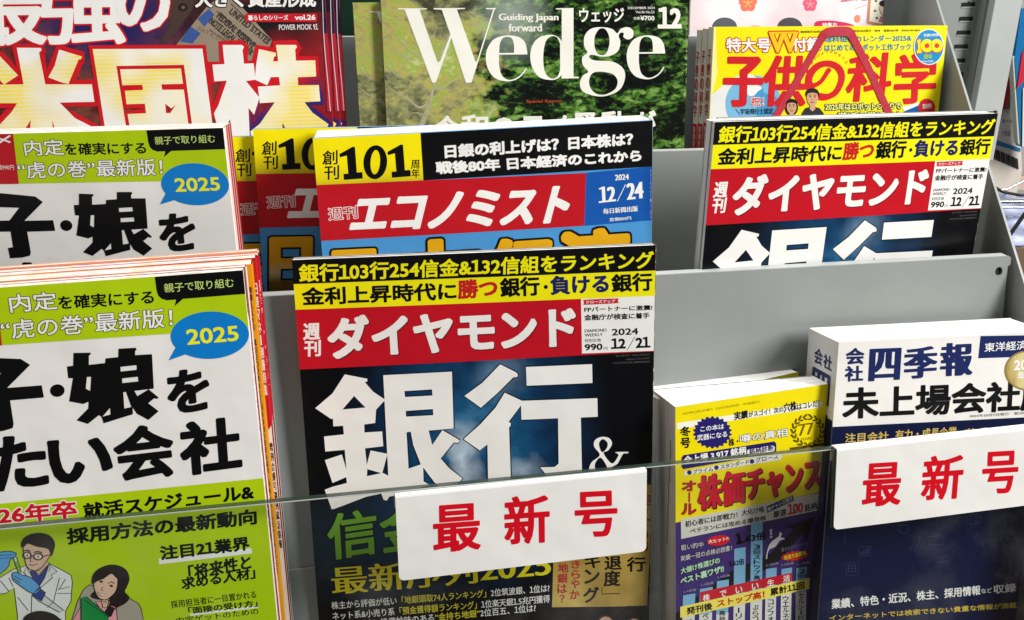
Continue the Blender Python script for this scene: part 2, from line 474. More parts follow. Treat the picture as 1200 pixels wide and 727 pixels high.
tag(rack, 'grey painted steel magazine rack with stepped pockets and a clear acrylic front guard', 'rack')
def rackpart(name, v, f, m, bev=None):
    o = mesh_obj(name, [(a + 0.1, b - 0.42, c - LIFT + 0.62) for a, b, c in W3(v)], f, [MATS[m]] if isinstance(m, str) else m, None, rack)
    if bev: bevel(o, bev)
    return o
LIPS = [(572, -210.1, -478), (663, -152.2, -410), (718, -80.6, -345), (800, 30, -280)]
SK = 0.15
for k, (y, z, zb) in enumerate(LIPS):
    # divider sheet: one folded plate with a drilled hole at its right end
    holes = []
    sl = lambda x, zz: (x, y - SK * (z - zz), zz)
    xr = XR - 3.5
    if k == 0:
        outer = [(XL, zb), (xr - 2.0, zb), (xr - 2.0, z - 7), (xr, z - 5.5), (xr, z - 1.0), (xr - 1.2, z), (XL, z)]
        hw = aty(1170.2, 318, 570.9); holes = [ellipse(hw[0], hw[2], 2.9, 3.0, 28)]
    else:
        outer = [(XL, zb), (xr, zb), (xr, z - 1), (xr - 1.2, z), (XL, z)]
    pts, fc = fill2d([outer] + holes)
    v = [sl(a, b) for a, b in pts]; n = len(v); v += [(a, b + 1.6, c) for a, b, c in v]
    f = [tuple(t) for t in fc] + [tuple(i + n for i in t[::-1]) for t in fc]
    # rims
    ring = lambda pp: [min(range(n), key=lambda i: (pts[i][0] - p[0]) ** 2 + (pts[i][1] - p[1]) ** 2) for p in pp]
    for pp in [outer] + holes:
        r = ring(pp)
        for a, b in zip(r, r[1:] + r[:1]): f.append((a, b, b + n, a + n))
    if k == 0:
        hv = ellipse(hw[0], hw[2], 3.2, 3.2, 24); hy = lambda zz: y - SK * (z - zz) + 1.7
        rackpart('hole_shade_disc', [(a, hy(b), b) for a, b in hv], [tuple(range(24))], 'black_hole')  # black disc added behind the hole to paint its shade
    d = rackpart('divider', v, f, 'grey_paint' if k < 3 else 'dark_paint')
    # folded-back top flange; the ceiling light on it is painted in as paler grey
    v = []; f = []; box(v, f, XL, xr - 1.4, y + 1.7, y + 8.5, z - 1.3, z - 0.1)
    fl = rackpart('top_flange', v, f, 'pale_grey_lit_edge', 0.0004)
    if k < 3:
        y2 = LIPS[k + 1][0] - SK * (LIPS[k + 1][1] - LIPS[k + 1][2]); yb = y - SK * (z - zb)
    else: yb, y2 = y - SK * (z - zb), y + 80
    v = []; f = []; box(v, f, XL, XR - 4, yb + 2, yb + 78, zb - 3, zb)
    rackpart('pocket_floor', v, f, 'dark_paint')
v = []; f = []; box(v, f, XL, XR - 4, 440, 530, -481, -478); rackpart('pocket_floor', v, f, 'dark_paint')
# a seam where a second sheet laps over the first divider
zk = -300.0
for _ in range(8): yk = 572 - SK * (-210.1 - zk); zk = aty(352, 665.5, yk)[2]
v = []; f = []; box(v, f, XL, 120, yk - 1.3, yk - 0.2, -478, zk, SK); rackpart('kick_plate', v, f, 'grey_paint', 0.0003)
# right side panel with the sloping front edge
sp = [(-490, 440), (-330, 466), (-225.7, 558.9), (-53.4, 708.9), (30, 781.5), (200, 930), (200, 960), (-490, 960)]
v = [(XR, b, a) for a, b in sp] + [(XR + 1.8, b, a) for a, b in sp]; n = len(sp)
f = [tuple(range(n))[::-1], tuple(range(n, 2 * n))] + [(i, (i + 1) % n, (i + 1) % n + n, i + n) for i in range(n)]
rackpart('side_panel', v, f, 'grey_paint')
# clear guard in front
y0 = 485; sk = 0.15; zt = (aty(340, 588, 485)[2] + aty(760, 547, 485)[2]) / 2
v = []; f = []; box(v, f, XL, 1000, y0, y0 + 4.0, -520, zt, sk)
g = rackpart('acrylic_guard', v, f, [MATS['acrylic'], MATS['acrylic_edge']])
g.data.polygons[1].material_index = 1
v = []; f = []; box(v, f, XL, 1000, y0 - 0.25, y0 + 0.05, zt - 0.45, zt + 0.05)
rackpart('arris_glint', v, f, 'pale_grey_lit_edge')  # pale strip added as a painted glint along the guard's edge
for x in (-560, 980):
    v = []; f = []; box(v, f, x, x + 14, y0 - 60, y0 + 20, -526, -520); rackpart('guard_bracket', v, f, 'chrome', 0.0005)

# slotted upright beyond the side panel, and the panels of the next bay
def slab(name, pts_top, pts_bot, Yt, Yb, depth, m, parent=None):
    """front face between two sight lines at the top and two at the bottom, given real depth"""
    a, b = aty(*pts_top[0], Yt), aty(*pts_top[1], Yt); c, d = aty(*pts_bot[1], Yb), aty(*pts_bot[0], Yb)
    up = (a - d) * 0.5; dn = (d - a) * 0.5
    a2, b2 = a + up, b + (b - c) * 0.5; c2, d2 = c + (c - b) * 0.5, d + dn
    v = [a2, b2, c2, d2]; v = v + [p + np.array([0, depth, 0]) for p in v]
    f = [(0, 3, 2, 1), (4, 5, 6, 7), (0, 1, 5, 4), (1, 2, 6, 5), (2, 3, 7, 6), (3, 0, 4, 7)]
    o = mesh_obj(name, W3(v), f, [MATS[m]], None, parent); bevel(o, 0.0007)
    return o
up_ = slab('slotted_upright', [(1096, 0), (1154.5, 0)], [(1075, 128), (1133, 128)], 822, 822, 30, 'grey_paint')
tag(up_, 'grey slotted steel upright behind the sloping side panel, column of black slots down its face', 'upright')
for (cx, cy) in [(1135.3, 5.6), (1132.6, 22.2), (1129.8, 38.5), (1126.9, 54.8), (1123.8, 71.3), (1121.4, 87.6), (1119, 104)]:
    t = cy / 128; Y = 822
    v = [aty(cx + dx, cy + dy, Y - 0.6) for dx, dy in ((-7.8, -2.4), (7.8, -2.6), (7.3, 2.4), (-8.2, 2.6))]
    if cy < 6: v[1:1] = [aty(cx - 1, cy - 2.5, Y - .6), aty(cx + .4, cy - 4.6, Y - .6), aty(cx + 2, cy - 2.5, Y - .6)]
    mesh_obj('slot', W3(v), [tuple(range(len(v)))[::-1]], [MATS['black_hole']], None, up_)
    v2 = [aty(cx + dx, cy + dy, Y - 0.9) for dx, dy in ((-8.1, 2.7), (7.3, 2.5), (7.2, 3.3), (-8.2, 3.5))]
    mesh_obj('slot_lip', W3(v2), [(0, 1, 2, 3)], [MATS['pale_grey_lit_edge']], None, up_)
o = slab('corner_post', [(1155.5, 0), (1165.5, 0)], [(1134, 128), (1142, 128)], 814, 814, 40, 'grey_paint')
tag(o, 'narrow shaded grey corner post between the slotted upright and the pale end panel', 'post')
o = slab('end_panel', [(1166.2, 0), (1198.5, 0)], [(1142.5, 128), (1175, 128)], 806, 806, 12, 'pale_grey_lit_edge')
tag(o, 'plain pale grey end panel leaning at the right beside the corner post', 'panel')

# ------------------------------------------------------------------ A  business weekly on banks, black cover with a blue cloud photograph
def cover_mat(name, fn, rough=0.34):
    m, nt, b = new_mat(name); c = fn(nt); nt.links.new(c, b.inputs['Base Color']); gloss_paper(nt, b, rough); MATS[name] = m
A = mag('A', 210, 0.8)
def loc(s, p):
    u, v = s.px(p); return ((u - s.W / 2) * MM, (v + s.H) * MM)
def blob(nt, co, c, rx, ry):
    """1 at the centre falling to 0 on an ellipse, in the sheet's own coordinates"""
    mp = nd(nt, 'ShaderNodeMapping'); mp.inputs['Location'].default_value = (-c[0] / rx, -c[1] / ry, 0); mp.inputs['Scale'].default_value = (1 / rx, 1 / ry, 0)
    nt.links.new(co, mp.inputs[0]); g = nd(nt, 'ShaderNodeTexGradient', gradient_type='SPHERICAL'); nt.links.new(mp.outputs[0], g.inputs[0])
    return g.outputs['Fac']
def warp(nt, scale, amt):
    co = objco(nt); n = nd(nt, 'ShaderNodeTexNoise'); n.inputs['Scale'].default_value = scale; n.inputs['Detail'].default_value = 5
    nt.links.new(co, n.inputs['Vector'])
    s = nd(nt, 'ShaderNodeVectorMath', operation='SUBTRACT'); nt.links.new(n.outputs['Color'], s.inputs[0]); s.inputs[1].default_value = (.5, .5, .5)
    m = nd(nt, 'ShaderNodeVectorMath', operation='SCALE'); nt.links.new(s.outputs[0], m.inputs[0]); m.inputs['Scale'].default_value = amt
    a = nd(nt, 'ShaderNodeVectorMath', operation='ADD'); nt.links.new(co, a.inputs[0]); nt.links.new(m.outputs[0], a.inputs[1])
    return a.outputs[0], co
A.view(0, 0, 1)
pA = {k: loc(A, p) for k, p in dict(c=(560, 520), w=(545, 540), w2=(612, 548), l=(480, 640), t=(590, 450)).items()}
def cloud(nt):
    wv, co = warp(nt, 30, 0.03); n = noise(nt, 38, 7, 0.62, co, 0.6)
    k = math_(nt, 'MULTIPLY', blob(nt, wv, pA['c'], 0.085, 0.115), math_(nt, 'MULTIPLY_ADD', n, 1.35, 0.22))
    c = ramp(nt, [(0.0, (5, 6, 10)), (0.14, (9, 20, 36)), (0.38, (10, 46, 80)), (0.68, (20, 78, 118)), (0.95, (64, 122, 158))], k)
    l = math_(nt, 'MULTIPLY', blob(nt, wv, pA['l'], 0.10, 0.045), 0.55)
    c = mixc(nt, l, c, (12, 66, 92))
    for q, rx, ry, s in (('w', 0.013, 0.03, 1.15), ('w2', 0.018, 0.012, 0.6), ('t', 0.02, 0.02, .2)):
        h = math_(nt, 'MULTIPLY', blob(nt, wv, pA[q], rx, ry), math_(nt, 'MULTIPLY', n, 1.7 * s)); c = mixc(nt, h, c, (196, 214, 226))
    return c
cover_mat('cloud_photo', cloud)
def spine_brown(nt):
    n = noise(nt, 1.0, 5, 0.7, objco(nt, (60, 160, 10)))
    return ramp(nt, [(0.35, (28, 22, 18)), (0.5, (96, 74, 52)), (0.62, (190, 176, 150))], n)
cover_mat('rubbed_spine', spine_brown)
A.view(300, 280, 2.5)
A.band('headline_band', (103, 57), (1170, 17), (1168, 93), (108, 133), BLACK, 1, True, True, True)
A.band('headline_band', (108, 133), (1168, 93), (1165, 167), (115, 208), YEL, 1, True, True)
A.view(0, 0, 1)
A.text('headline_lettering', '銀行103行254信金&132信組をランキング', (350.5, 331), (765.3, 314.6), (349.9, 309.8), YEL, 0.04, 2)
A.view(300, 280, 2.5)
A.text('headline_lettering', '金利上昇時代に', (136, 196), (588, 178), (133, 143), BLACK, 0.05, 2)
A.text('headline_lettering', '勝つ', (592, 177), (708, 171), (590, 120), (196, 30, 30), 0.055, 2)
A.text('headline_lettering', '銀行', (716, 172), (832, 166), (714, 115), BLACK, 0.05, 2)
A.poly('headline_lettering', ellipse(849, 141, 6, 6, 16), BLACK, 2)
A.text('headline_lettering', '負ける', (863, 165), (1034, 158), (861, 109), NAVY, 0.055, 2)
A.text('headline_lettering', '銀行', (1042, 158), (1162, 152), (1040, 104), BLACK, 0.05, 2)
A.band('title_band', (115, 208), (1165, 167), (1162, 330), (130, 383), RED, 1, True, True)
A.band('price_panel', (952, 176), (1165, 167), (1162, 328), (955, 336), WHITE, 2, False, True)
A.vtext('title_lettering', '週刊', [(138, 247, 188, 296), (141, 297, 190, 345)], WHITE, 0.045, 2, None, 0.05)
A.text('title_lettering', 'ダイヤモンド', (214, 353), (938, 316), (204, 227), WHITE, 0.058, 2, shadow=((110, 10, 20), 0.02, -0.025))
A.view(660, 340, 8.075)
A.poly('price_panel', [(205, 92), (505, 79), (517, 88), (518, 112), (508, 124), (210, 139), (197, 130), (195, 104)], (200, 30, 44), 3, smooth=True)
A.text('price_lettering', 'クローズアップ', (214, 131), (492, 118), (213, 100), WHITE, 0.03, 4)
A.text('price_lettering', 'FPパートナーに激震!', (200, 210), (843, 190), (198, 160), BLACK, 0.04, 3)
A.text('price_lettering', '金融庁が検査に着手', (200, 289), (818, 268), (198, 232), BLACK, 0.04, 3)
A.text('price_lettering', 'DIAMOND', (203, 401), (411, 392), (202, 372), (70, 66, 66), (0.03, 0), 3)
A.text('price_lettering', 'WEEKLY', (204, 442), (375, 434), (203, 414), (70, 66, 66), (0.03, 0), 3)
A.text('price_lettering', '特別定価', (205, 496), (356, 488), (204, 463), (60, 58, 58), 0.0, 3)
A.text('price_lettering', '990', (204, 573), (372, 565), (202, 512), BLACK, 0.06, 3)
A.text('price_lettering', '円', (384, 571), (419, 569), (383, 540), (60, 58, 58), 0.0, 3)
A.text('price_lettering', '2024', (460, 431), (710, 420), (458, 368), BLACK, 0.05, 3)
A.text('price_lettering', '12', (452, 558), (592, 552), (449, 458), BLACK, 0.06, 3)
A.stroke('price_lettering', [(605, 568), (678, 444)], 0.35, BLACK, 3)
A.text('price_lettering', '21', (686, 549), (826, 543), (684, 446), BLACK, 0.06, 3)
for k, (a, t) in enumerate(((495, '第112巻47号／毎週土曜日発行'), (590, '令和6年12月21日発行'), (470, '大正5年5月5日第三種郵便物認可'))):
    A.text('imprint_lettering', t, (a, 633 + 34 * k), (822, 618 + 34 * k), (a, 615 + 34 * k), (92, 90, 92), 0.0, 1)
A.view(300, 440, 2.5)
A.view(360, 420, 4.04)
GIN = [[(178, 76), (285, 97), (284, 110), (272, 112), (312, 158), (362, 190), (318, 244), (322, 306), (268, 311), (270, 352), (355, 346), (360, 416), (274, 426), (282, 505), (300, 436), (382, 452), (350, 543),
        (360, 80), (685, 63), (693, 332), (575, 342), (592, 410), (640, 340), (722, 388), (714, 400), (694, 398), (632, 474), (672, 520), (735, 568), (640, 640), (600, 584), (549, 516), (548, 588), (572, 600), (390, 650), (378, 673), (362, 670), (351, 640), (280, 655), (130, 712), (116, 714), (83, 622), (120, 608), (188, 590), (185, 562), (120, 590), (84, 482), (164, 455), (186, 527), (178, 433), (86, 441), (80, 370), (174, 360), (170, 319), (124, 322), (122, 286), (112, 286), (38, 236), (120, 166)]]
GIN = [[(178, 76), (285, 97), (284, 110), (272, 112), (312, 158), (366, 194), (360, 80), (685, 63), (693, 332), (575, 342), (592, 410), (640, 340), (722, 388), (714, 400), (694, 398), (632, 474), (672, 520), (735, 568), (665, 650), (600, 584), (549, 516), (551, 582), (580, 600), (470, 632), (412, 650), (388, 655), (378, 673), (362, 670), (351, 640), (280, 655), (130, 712), (116, 714), (83, 622), (120, 608), (188, 590), (185, 562), (120, 590), (84, 482), (164, 455), (186, 527), (178, 433), (86, 441), (80, 370), (174, 360), (170, 319), (124, 322), (122, 286), (112, 286), (38, 236), (120, 166)],
       [(222, 178), (276, 233), (167, 242)], [(460, 155), (591, 147), (593, 176), (463, 183)], [(466, 249), (595, 240), (597, 269), (468, 276)], [(470, 350), (490, 347), (502, 410), (538, 502), (480, 522)],
       [(366, 200), (326, 243), (322, 306), (270, 313), (271, 351), (355, 346), (360, 416), (274, 426), (282, 505), (300, 436), (380, 452), (356, 541), (384, 556)], [(350, 543), (284, 524), (283, 558), (338, 546)]]
for cc in GIN: A.stroke('cover_lettering', cc, 1.5, (8, 22, 40), 1, closed=True)
A.shape('cover_lettering', GIN, WHITE, 3)
A.view(530, 420, 4.543)
for cc in ([[(255, 32), (342, 76), (350, 90), (344, 100), (325, 101), (240, 185), (152, 263), (65, 200), (160, 130)]],
           [[(392, 46), (744, 31), (746, 131), (396, 146)]],
           [[(279, 183), (372, 226), (772, 212), (774, 311), (684, 315), (690, 600), (660, 700), (540, 715), (500, 620), (468, 580), (545, 578), (566, 560), (563, 319), (368, 327), (366, 250), (300, 338), (312, 346), (310, 360), (302, 368), (314, 700), (192, 715), (187, 458), (146, 490), (60, 430), (150, 350), (230, 262)]]):
    A.stroke('cover_lettering', cc[0], 1.5, (8, 22, 40), 1, closed=True)
    A.shape('cover_lettering', cc, WHITE, 3)
AMP = [spline([(868, 500), (935, 498), (930, 506), (908, 510), (880, 560), (850, 585), (905, 640), (850, 650), (815, 610), (770, 640), (730, 600), (740, 555), (785, 515), (755, 470), (760, 435), (795, 418), (835, 425), (850, 455), (830, 490), (805, 505), (850, 560), (885, 515)], True, 4),
       spline([(798, 500), (822, 478), (826, 450), (802, 430), (782, 448), (784, 475)], True, 4), spline([(790, 528), (760, 560), (765, 598), (795, 605), (825, 585)], True, 4)]
A.shape('cover_lettering', AMP, WHITE, 3)
A.view(300, 440, 2.5)
A.view(300, 560, 2.5)
A.text('cover_lettering', '信', (214, 243), (358, 222), (205, 108), (104, 160, 44), 0.03, 2, out=((8, 26, 30), 0.02))
A.text('cover_lettering', '金', (368, 222), (520, 200), (358, 86), (104, 160, 44), 0.03, 2, out=((8, 26, 30), 0.02))
A.text('cover_lettering', '最新序列2025', (224, 343), (865, 290), (216, 262), (226, 214, 34), (0.032, 0.0), 2, out=((10, 34, 44), 0.02))
Y2 = (224, 214, 60)
A.text('article_lettering', [('株主から評価が低い', WHITE), ('「地銀頭取74人ランキング」', Y2), ('2位筑波銀、1位は?', WHITE)], (222, 386), (860, 334), (220, 363), None, 0.015, 2)
A.text('article_lettering', [('ネット系&小売り系', WHITE), ('「預金獲得額ランキング」', Y2), ('1位楽天銀1.5兆円獲得', WHITE)], (225, 417), (861, 365), (223, 394), None, 0.015, 2)
A.text('article_lettering', [('市場も反映！投資妙味のある', WHITE), ('“金持ち地銀”', Y2), ('2位百五、1位は?', WHITE)], (228, 447), (820, 392), (226, 424), None, 0.015, 2)
A.view(600, 600, 5.726)
def gold(nt):
    n = noise(nt, 1.0, 3, 0.6, objco(nt, (20, 14, 1))); return ramp(nt, [(0.3, (150, 118, 42)), (0.55, (196, 166, 84)), (0.75, (222, 200, 128))], n)
cover_mat('gold_note', gold, 0.3)
A.poly('gold_panel', [(292, -172), (946, -186), (934, 240), (905, 627), (700, 634), (268, 639)], 'gold_note', 3)
A.vtext('gold_lettering', '退度', [(620, 296, 736, 388), (614, 392, 726, 498)], BLACK, 0.04, 4, None, 0.03)
A.stroke('gold_lettering', [(604, 506), (602, 550), (722, 546)], 0.6, BLACK, 4)
A.vtext('gold_lettering', '行', [(770, 300, 896, 400)], BLACK, 0.04, 4, None, 0.03)
A.vtext('gold_lettering', 'キング', [(488, 288, 592, 376), (484, 384, 588, 480), (478, 502, 584, 608)], BLACK, 0.04, 4, None, 0.03)
A.vtext('gold_lettering', 'きらやか', [(398, 325, 458, 378), (398, 388, 456, 448), (394, 452, 454, 512), (388, 522, 452, 584)], (178, 40, 44), 0.035, 4, None, 0.03)
A.vtext('gold_lettering', '地銀は？', [(308, 342, 378, 406), (304, 412, 374, 476), (304, 482, 370, 545), (318, 556, 352, 606)], (178, 40, 44), 0.035, 4, None, 0.03)
A.vtext('gold_lettering', '迎え03', [(850, -120, 930, -40), (850, -30, 926, 60), (866, 120, 914, 190), (866, 190, 914, 262)], (170, 34, 40), 0.04, 4)
for cx, cy, k in ((628, 722, 1), (820, 726, .8)):
    A.poly('portrait', ellipse(cx, cy + 40, 52 * k, 60 * k, 24), (196, 158, 130), 2); A.poly('portrait', ellipse(cx, cy + 14, 56 * k, 42 * k, 24), (58, 44, 36), 1)
    A.poly('portrait', ellipse(cx, cy + 150, 150 * k, 80 * k, 24), (40, 42, 52), 1)
ra = A.build('magazine', 4.2, 'cloud_photo', 'R', 'rubbed_spine')
GA = 'weekly magazines with a black cover and red title band'
tag(ra, 'black bank weekly with red title band, a white card hanging over its lower half', 'magazine', GA)

# back copy, higher pocket
rb = copy_tree(ra); place(rb, *FR['B'][:2], 210, A.H); tag(rb, 'black bank weekly in the upper right pocket, below the yellow science magazine', 'magazine', GA)
shift(rb, 0, 0, 0)

# ------------------------------------------------------------------ E  job-hunting guide, lime and white cover
E_ = mag('E', 210, 0.6)
LIME = (176, 206, 12); WH2 = (236, 233, 230)
E_.view(0, 290, 3.529)
E_.band('green_header', (0, 165), (1003, 95), (1020, 335), (0, 405), LIME, 1, True, True, True)
E_.band('red_corner', (-220, 180), (-14, 165), (8, 405), (-200, 420), (186, 28, 38), 2, True, False, True)
E_.text('header_lettering', '定価990円', (-120, 345), (-14, 340), (-121, 320), WHITE, 0.0, 3)
E_.text('header_lettering', '〆', (-110, 230), (-22, 225), (-112, 180), WHITE, 0.03, 3)
E_.poly('speech_tab', [(640, 122), (820, 108), (1060, 90), (1060, 189), (1008, 193), (757, 213), (722, 243), (729, 216), (690, 219), (668, 212), (655, 200), (648, 180)], BLACK, 2)
E_.text('header_lettering', '親子で取り組む', (681, 188), (968, 164), (677, 150), (196, 220, 120), 0.01, 3)
E_.text('header_lettering', '内定', (44, 271), (240, 256), (33, 196), WHITE, 0.025, 2, out=(BLACK, 0.035))
E_.text('header_lettering', 'を確実にする', (244, 258), (638, 233), (239, 200), BLACK, 0.035, 2)
E_.text('header_lettering', '“虎の巻”最新版！', (8, 382), (716, 328), (0, 302), WHITE, 0.02, 2, out=(BLACK, 0.03))
E_.poly('speech_bubble', ellipse(868, 363, 162, 98, 48, -2), (10, 124, 204), 2)
E_.poly('speech_bubble', [(728, 412), (698, 467), (775, 440)], (10, 124, 204), 2.2)
E_.text('bubble_lettering', '2025', (775, 404), (989, 386), (768, 340), (244, 236, 30), 0.045, 3)
E_.view(0, 420, 5.195)
KO = [[(-260, -12), (128, 4), (184, 40), (44, 180), (255, 164), (268, 238), (62, 256), (84, 400), (78, 425), (20, 442), (-70, 452), (-84, 380), (-46, 372), (-60, 262), (-250, 276), (-262, 198), (-66, 184), (8, 90), (-250, 96)]]
E_.shape('title_lettering', KO, BLACK, 2)
E_.text('title_lettering', '息', (-560, 470), (-310, 450), (-590, 20), BLACK, 0.06, 2)
E_.poly('title_lettering', ellipse(350, 196, 44, 38, 28, -4), BLACK, 2)
E_.view(0, 205, 5.0)
MUS = [[(437, 130), (523, 134), (524, 142), (515, 150), (516, 196), (598, 192), (600, 168), (664, 165), (664, 122), (750, 122), (756, 132), (748, 140), (749, 160), (834, 160), (848, 338), (750, 344), (766, 372), (822, 340), (874, 386), (868, 392), (852, 388), (822, 412), (876, 456), (826, 498), (766, 462), (744, 428), (746, 464), (600, 502), (588, 468), (634, 458), (630, 424), (590, 470), (575, 458), (520, 500), (462, 478), (520, 420), (520, 386), (494, 396), (422, 378), (438, 260), (414, 258), (406, 198), (437, 196)],
       [(508, 258), (530, 258), (528, 332), (504, 318)], [(676, 216), (758, 212), (760, 236), (678, 240)], [(686, 276), (766, 272), (770, 296), (688, 300)], [(694, 348), (708, 346), (738, 426), (702, 432)], [(594, 258), (610, 380), (596, 384), (600, 300)]]
E_.view(0, 420, 5.195)
_a = np.array([(406, 198, 1), (848, 338, 1), (664, 122, 1), (462, 478, 1), (874, 386, 1)], float); _b = np.array([(410, 48), (938, 184), (721, -57), (466, 378), (966, 238)], float)
_t = np.linalg.lstsq(_a, _b, rcond=None)[0]
E_.shape('title_lettering', [[tuple(np.array([p[0], p[1], 1.0]) @ _t) for p in c] for c in MUS], BLACK, 2)
E_.view(0, 290, 3.529)
E_.text('title_lettering', 'を', (700, 697), (874, 668), (684, 517), BLACK, 0.06, 2)
E_.view(0, 480, 2.944)
E_.text('title_lettering', 'れ', (-290, 300), (-60, 285), (-310, 118), BLACK, 0.06, 2)
E_.text('title_lettering', 'た', (-26, 287), (172, 262), (-46, 100), BLACK, 0.06, 2)
E_.text('title_lettering', 'い', (172, 262), (392, 238), (162, 108), BLACK, 0.065, 2)
E_.text('title_lettering', '会', (408, 253), (612, 228), (382, 66), BLACK, 0.05, 2)
E_.text('title_lettering', '社', (628, 232), (838, 205), (613, 46), BLACK, 0.055, 2)
E_.band('green_panel', (0, 325), (905, 237), (905, 800), (0, 800), LIME, 1, True, True, False, True)
E_.poly('lower_lettering', [(-200, 420), (275, 372), (278, 384), (-198, 436)], WHITE, 1.5)
E_.text('lower_lettering', '2026年卒', (-97, 407), (268, 373), (-104, 344), (205, 26, 36), 0.055, 2, out=(WHITE, 0.05))
E_.text('lower_lettering', '就活スケジュール&', (292, 381), (878, 310), (285, 324), BLACK, 0.05, 2)
E_.text('lower_lettering', '採用方法の最新動向', (233, 467), (887, 396), (228, 410), BLACK, 0.055, 2)
E_.poly('lower_lettering', [(548, 514), (867, 478), (870, 496), (549, 534)], WHITE, 1.5)
E_.text('lower_lettering', '注目21業界', (555, 521), (863, 485), (550, 471), BLACK, 0.055, 2)
E_.text('lower_lettering', '「将来性と', (652, 590), (868, 550), (648, 538), BLACK, 0.045, 2)
E_.text('lower_lettering', '求める人材」', (628, 623), (882, 583), (624, 580), BLACK, 0.045, 2)
E_.text('lower_lettering', '採用担当者に一目置かれる', (592, 686), (885, 650), (588, 660), BLACK, 0.015, 2)
E_.poly('lower_lettering', [(655, 704), (890, 676), (892, 684), (656, 712)], WHITE, 1.5)
E_.text('lower_lettering', '「面接の受け方」', (652, 706), (890, 680), (648, 682), BLACK, 0.045, 2)
E_.text('lower_lettering', '内定ゲットのための', (610, 740), (893, 706), (606, 718), BLACK, 0.015, 2)
# illustrated scientist and office worker
E_.view(0, 600, 5.722)
LN = (38, 34, 36); lw = 0.42
def ill(pts, c, lay=2, sm=False, line=LN, w=None): E_.poly('illustration', pts, c, lay, smooth=sm, line=line, lw=w or lw)
COAT = (226, 228, 226)
ill([(-120, 520), (0, 440), (90, 385), (185, 358), (260, 420), (330, 345), (440, 402), (478, 425), (486, 470), (476, 600), (440, 665), (440, 790), (120, 790), (118, 690), (95, 508), (40, 545), (-120, 560)], COAT, 2)
ill([(205, 392), (235, 395), (262, 430), (318, 368), (338, 345), (336, 380), (250, 520), (240, 520)], (36, 52, 134), 3)
ill([(178, 365), (215, 430), (245, 520), (228, 480), (160, 405)], (210, 213, 212), 3)
ill([(332, 348), (384, 400), (345, 420), (352, 440), (248, 530), (300, 440)], (214, 217, 216), 4)
E_.stroke('illustration', [(215, 560), (210, 690)], .35, LN, 4)
for a in ([(400, 440), (360, 600), (320, 640)], [(470, 500), (390, 520)], [(475, 545), (385, 545)], [(120, 570), (190, 660)], [(60, 440), (90, 500)], [(5, 460), (60, 530)], [(440, 450), (395, 520)]):
    E_.stroke('illustration', a, .32, LN, 4)
ill([(268, 510), (306, 540), (300, 560), (430, 660), (400, 672), (260, 596), (218, 560)], (205, 208, 208), 3)
ill([(262, 505), (306, 542), (280, 596), (216, 555)], (38, 54, 140), 5)
ill([(84, 410), (110, 402), (150, 420), (210, 440), (272, 505), (240, 545), (190, 530), (120, 480), (88, 450)], (86, 160, 214), 5, True)
ill([(-30, 275), (0, 268), (60, 262), (108, 275), (100, 300), (70, 320), (60, 360), (20, 400), (-30, 420)], (86, 160, 214), 5, True)
for a in ([(95, 425), (150, 455)], [(92, 440), (140, 475)], [(0, 290), (96, 284)], [(0, 310), (88, 304)]): E_.stroke('illustration', a, .3, (30, 70, 120), 7)
ill([(90, 305), (112, 300), (146, 405), (126, 412)], (188, 214, 196), 4); ill([(100, 335), (120, 328), (144, 404), (128, 410)], (120, 176, 60), 5, line=None)
ill([(158, 215), (168, 320), (192, 376), (240, 392), (270, 382), (320, 318), (345, 275), (350, 230), (300, 200), (200, 195)], (214, 182, 158), 4, True)
ill([(250, 388), (318, 325), (330, 350), (262, 428), (238, 396)], (206, 172, 148), 3)
ill([(150, 232), (148, 205), (170, 170), (220, 146), (280, 142), (335, 160), (366, 205), (362, 250), (345, 292), (338, 262), (318, 240), (250, 228), (190, 208), (162, 230)], (44, 36, 34), 6, True)
for cx, cy, rx in ((184, 288, 26), (258, 297, 30)):
    E_.poly('illustration', ellipse(cx, cy, rx - 8, 7, 16), WHITE, 5); E_.poly('illustration', ellipse(cx, cy, 6, 6, 12), BLACK, 6)
    E_.stroke('illustration', ellipse(cx, cy, rx, 22, 24), .55, LN, 8, closed=True)
    E_.stroke('illustration', [(cx - rx, cy - 28), (cx, cy - 34), (cx + rx - 4, cy - 26)], .6, LN, 7)
E_.stroke('illustration', [(210, 292), (228, 293)], .5, LN, 8); E_.stroke('illustration', [(288, 297), (335, 285)], .5, LN, 8)
E_.stroke('illustration', [(212, 300), (204, 328), (222, 330)], .35, LN, 7); E_.stroke('illustration', [(196, 350), (222, 356), (256, 346)], .4, (120, 60, 50), 7)
ill([(160, 740), (170, 700), (215, 672), (270, 662), (330, 672), (385, 700), (420, 760), (160, 790)], (40, 34, 34), 9, True)
# woman with folder
ill([(470, 760), (520, 600), (560, 520), (598, 488), (650, 500), (700, 600), (860, 572), (930, 615), (948, 650), (975, 790), (470, 790)], (166, 160, 146), 2)
ill([(480, 740), (540, 640), (560, 740)], (226, 150, 160), 3); ill([(700, 600), (640, 600), (680, 660), (720, 740), (790, 740), (780, 640)], (230, 160, 168), 3)
ill([(628, 470), (624, 430), (660, 385), (730, 356), (800, 362), (850, 395), (866, 450), (850, 500), (836, 535), (866, 572), (840, 610), (770, 650), (742, 700), (700, 680), (740, 600), (640, 580), (610, 560), (640, 520)], (40, 30, 32), 3, True)
ill([(632, 470), (636, 520), (660, 570), (700, 588), (740, 570), (782, 520), (790, 440), (770, 412), (720, 412), (670, 440)], (222, 186, 162), 5, True)
ill([(622, 478), (628, 420), (680, 372), (760, 362), (800, 400), (788, 440), (750, 410), (700, 440), (650, 462)], (40, 30, 32), 6, True)
ill([(680, 585), (735, 580), (720, 640), (690, 640)], (214, 176, 150), 4)
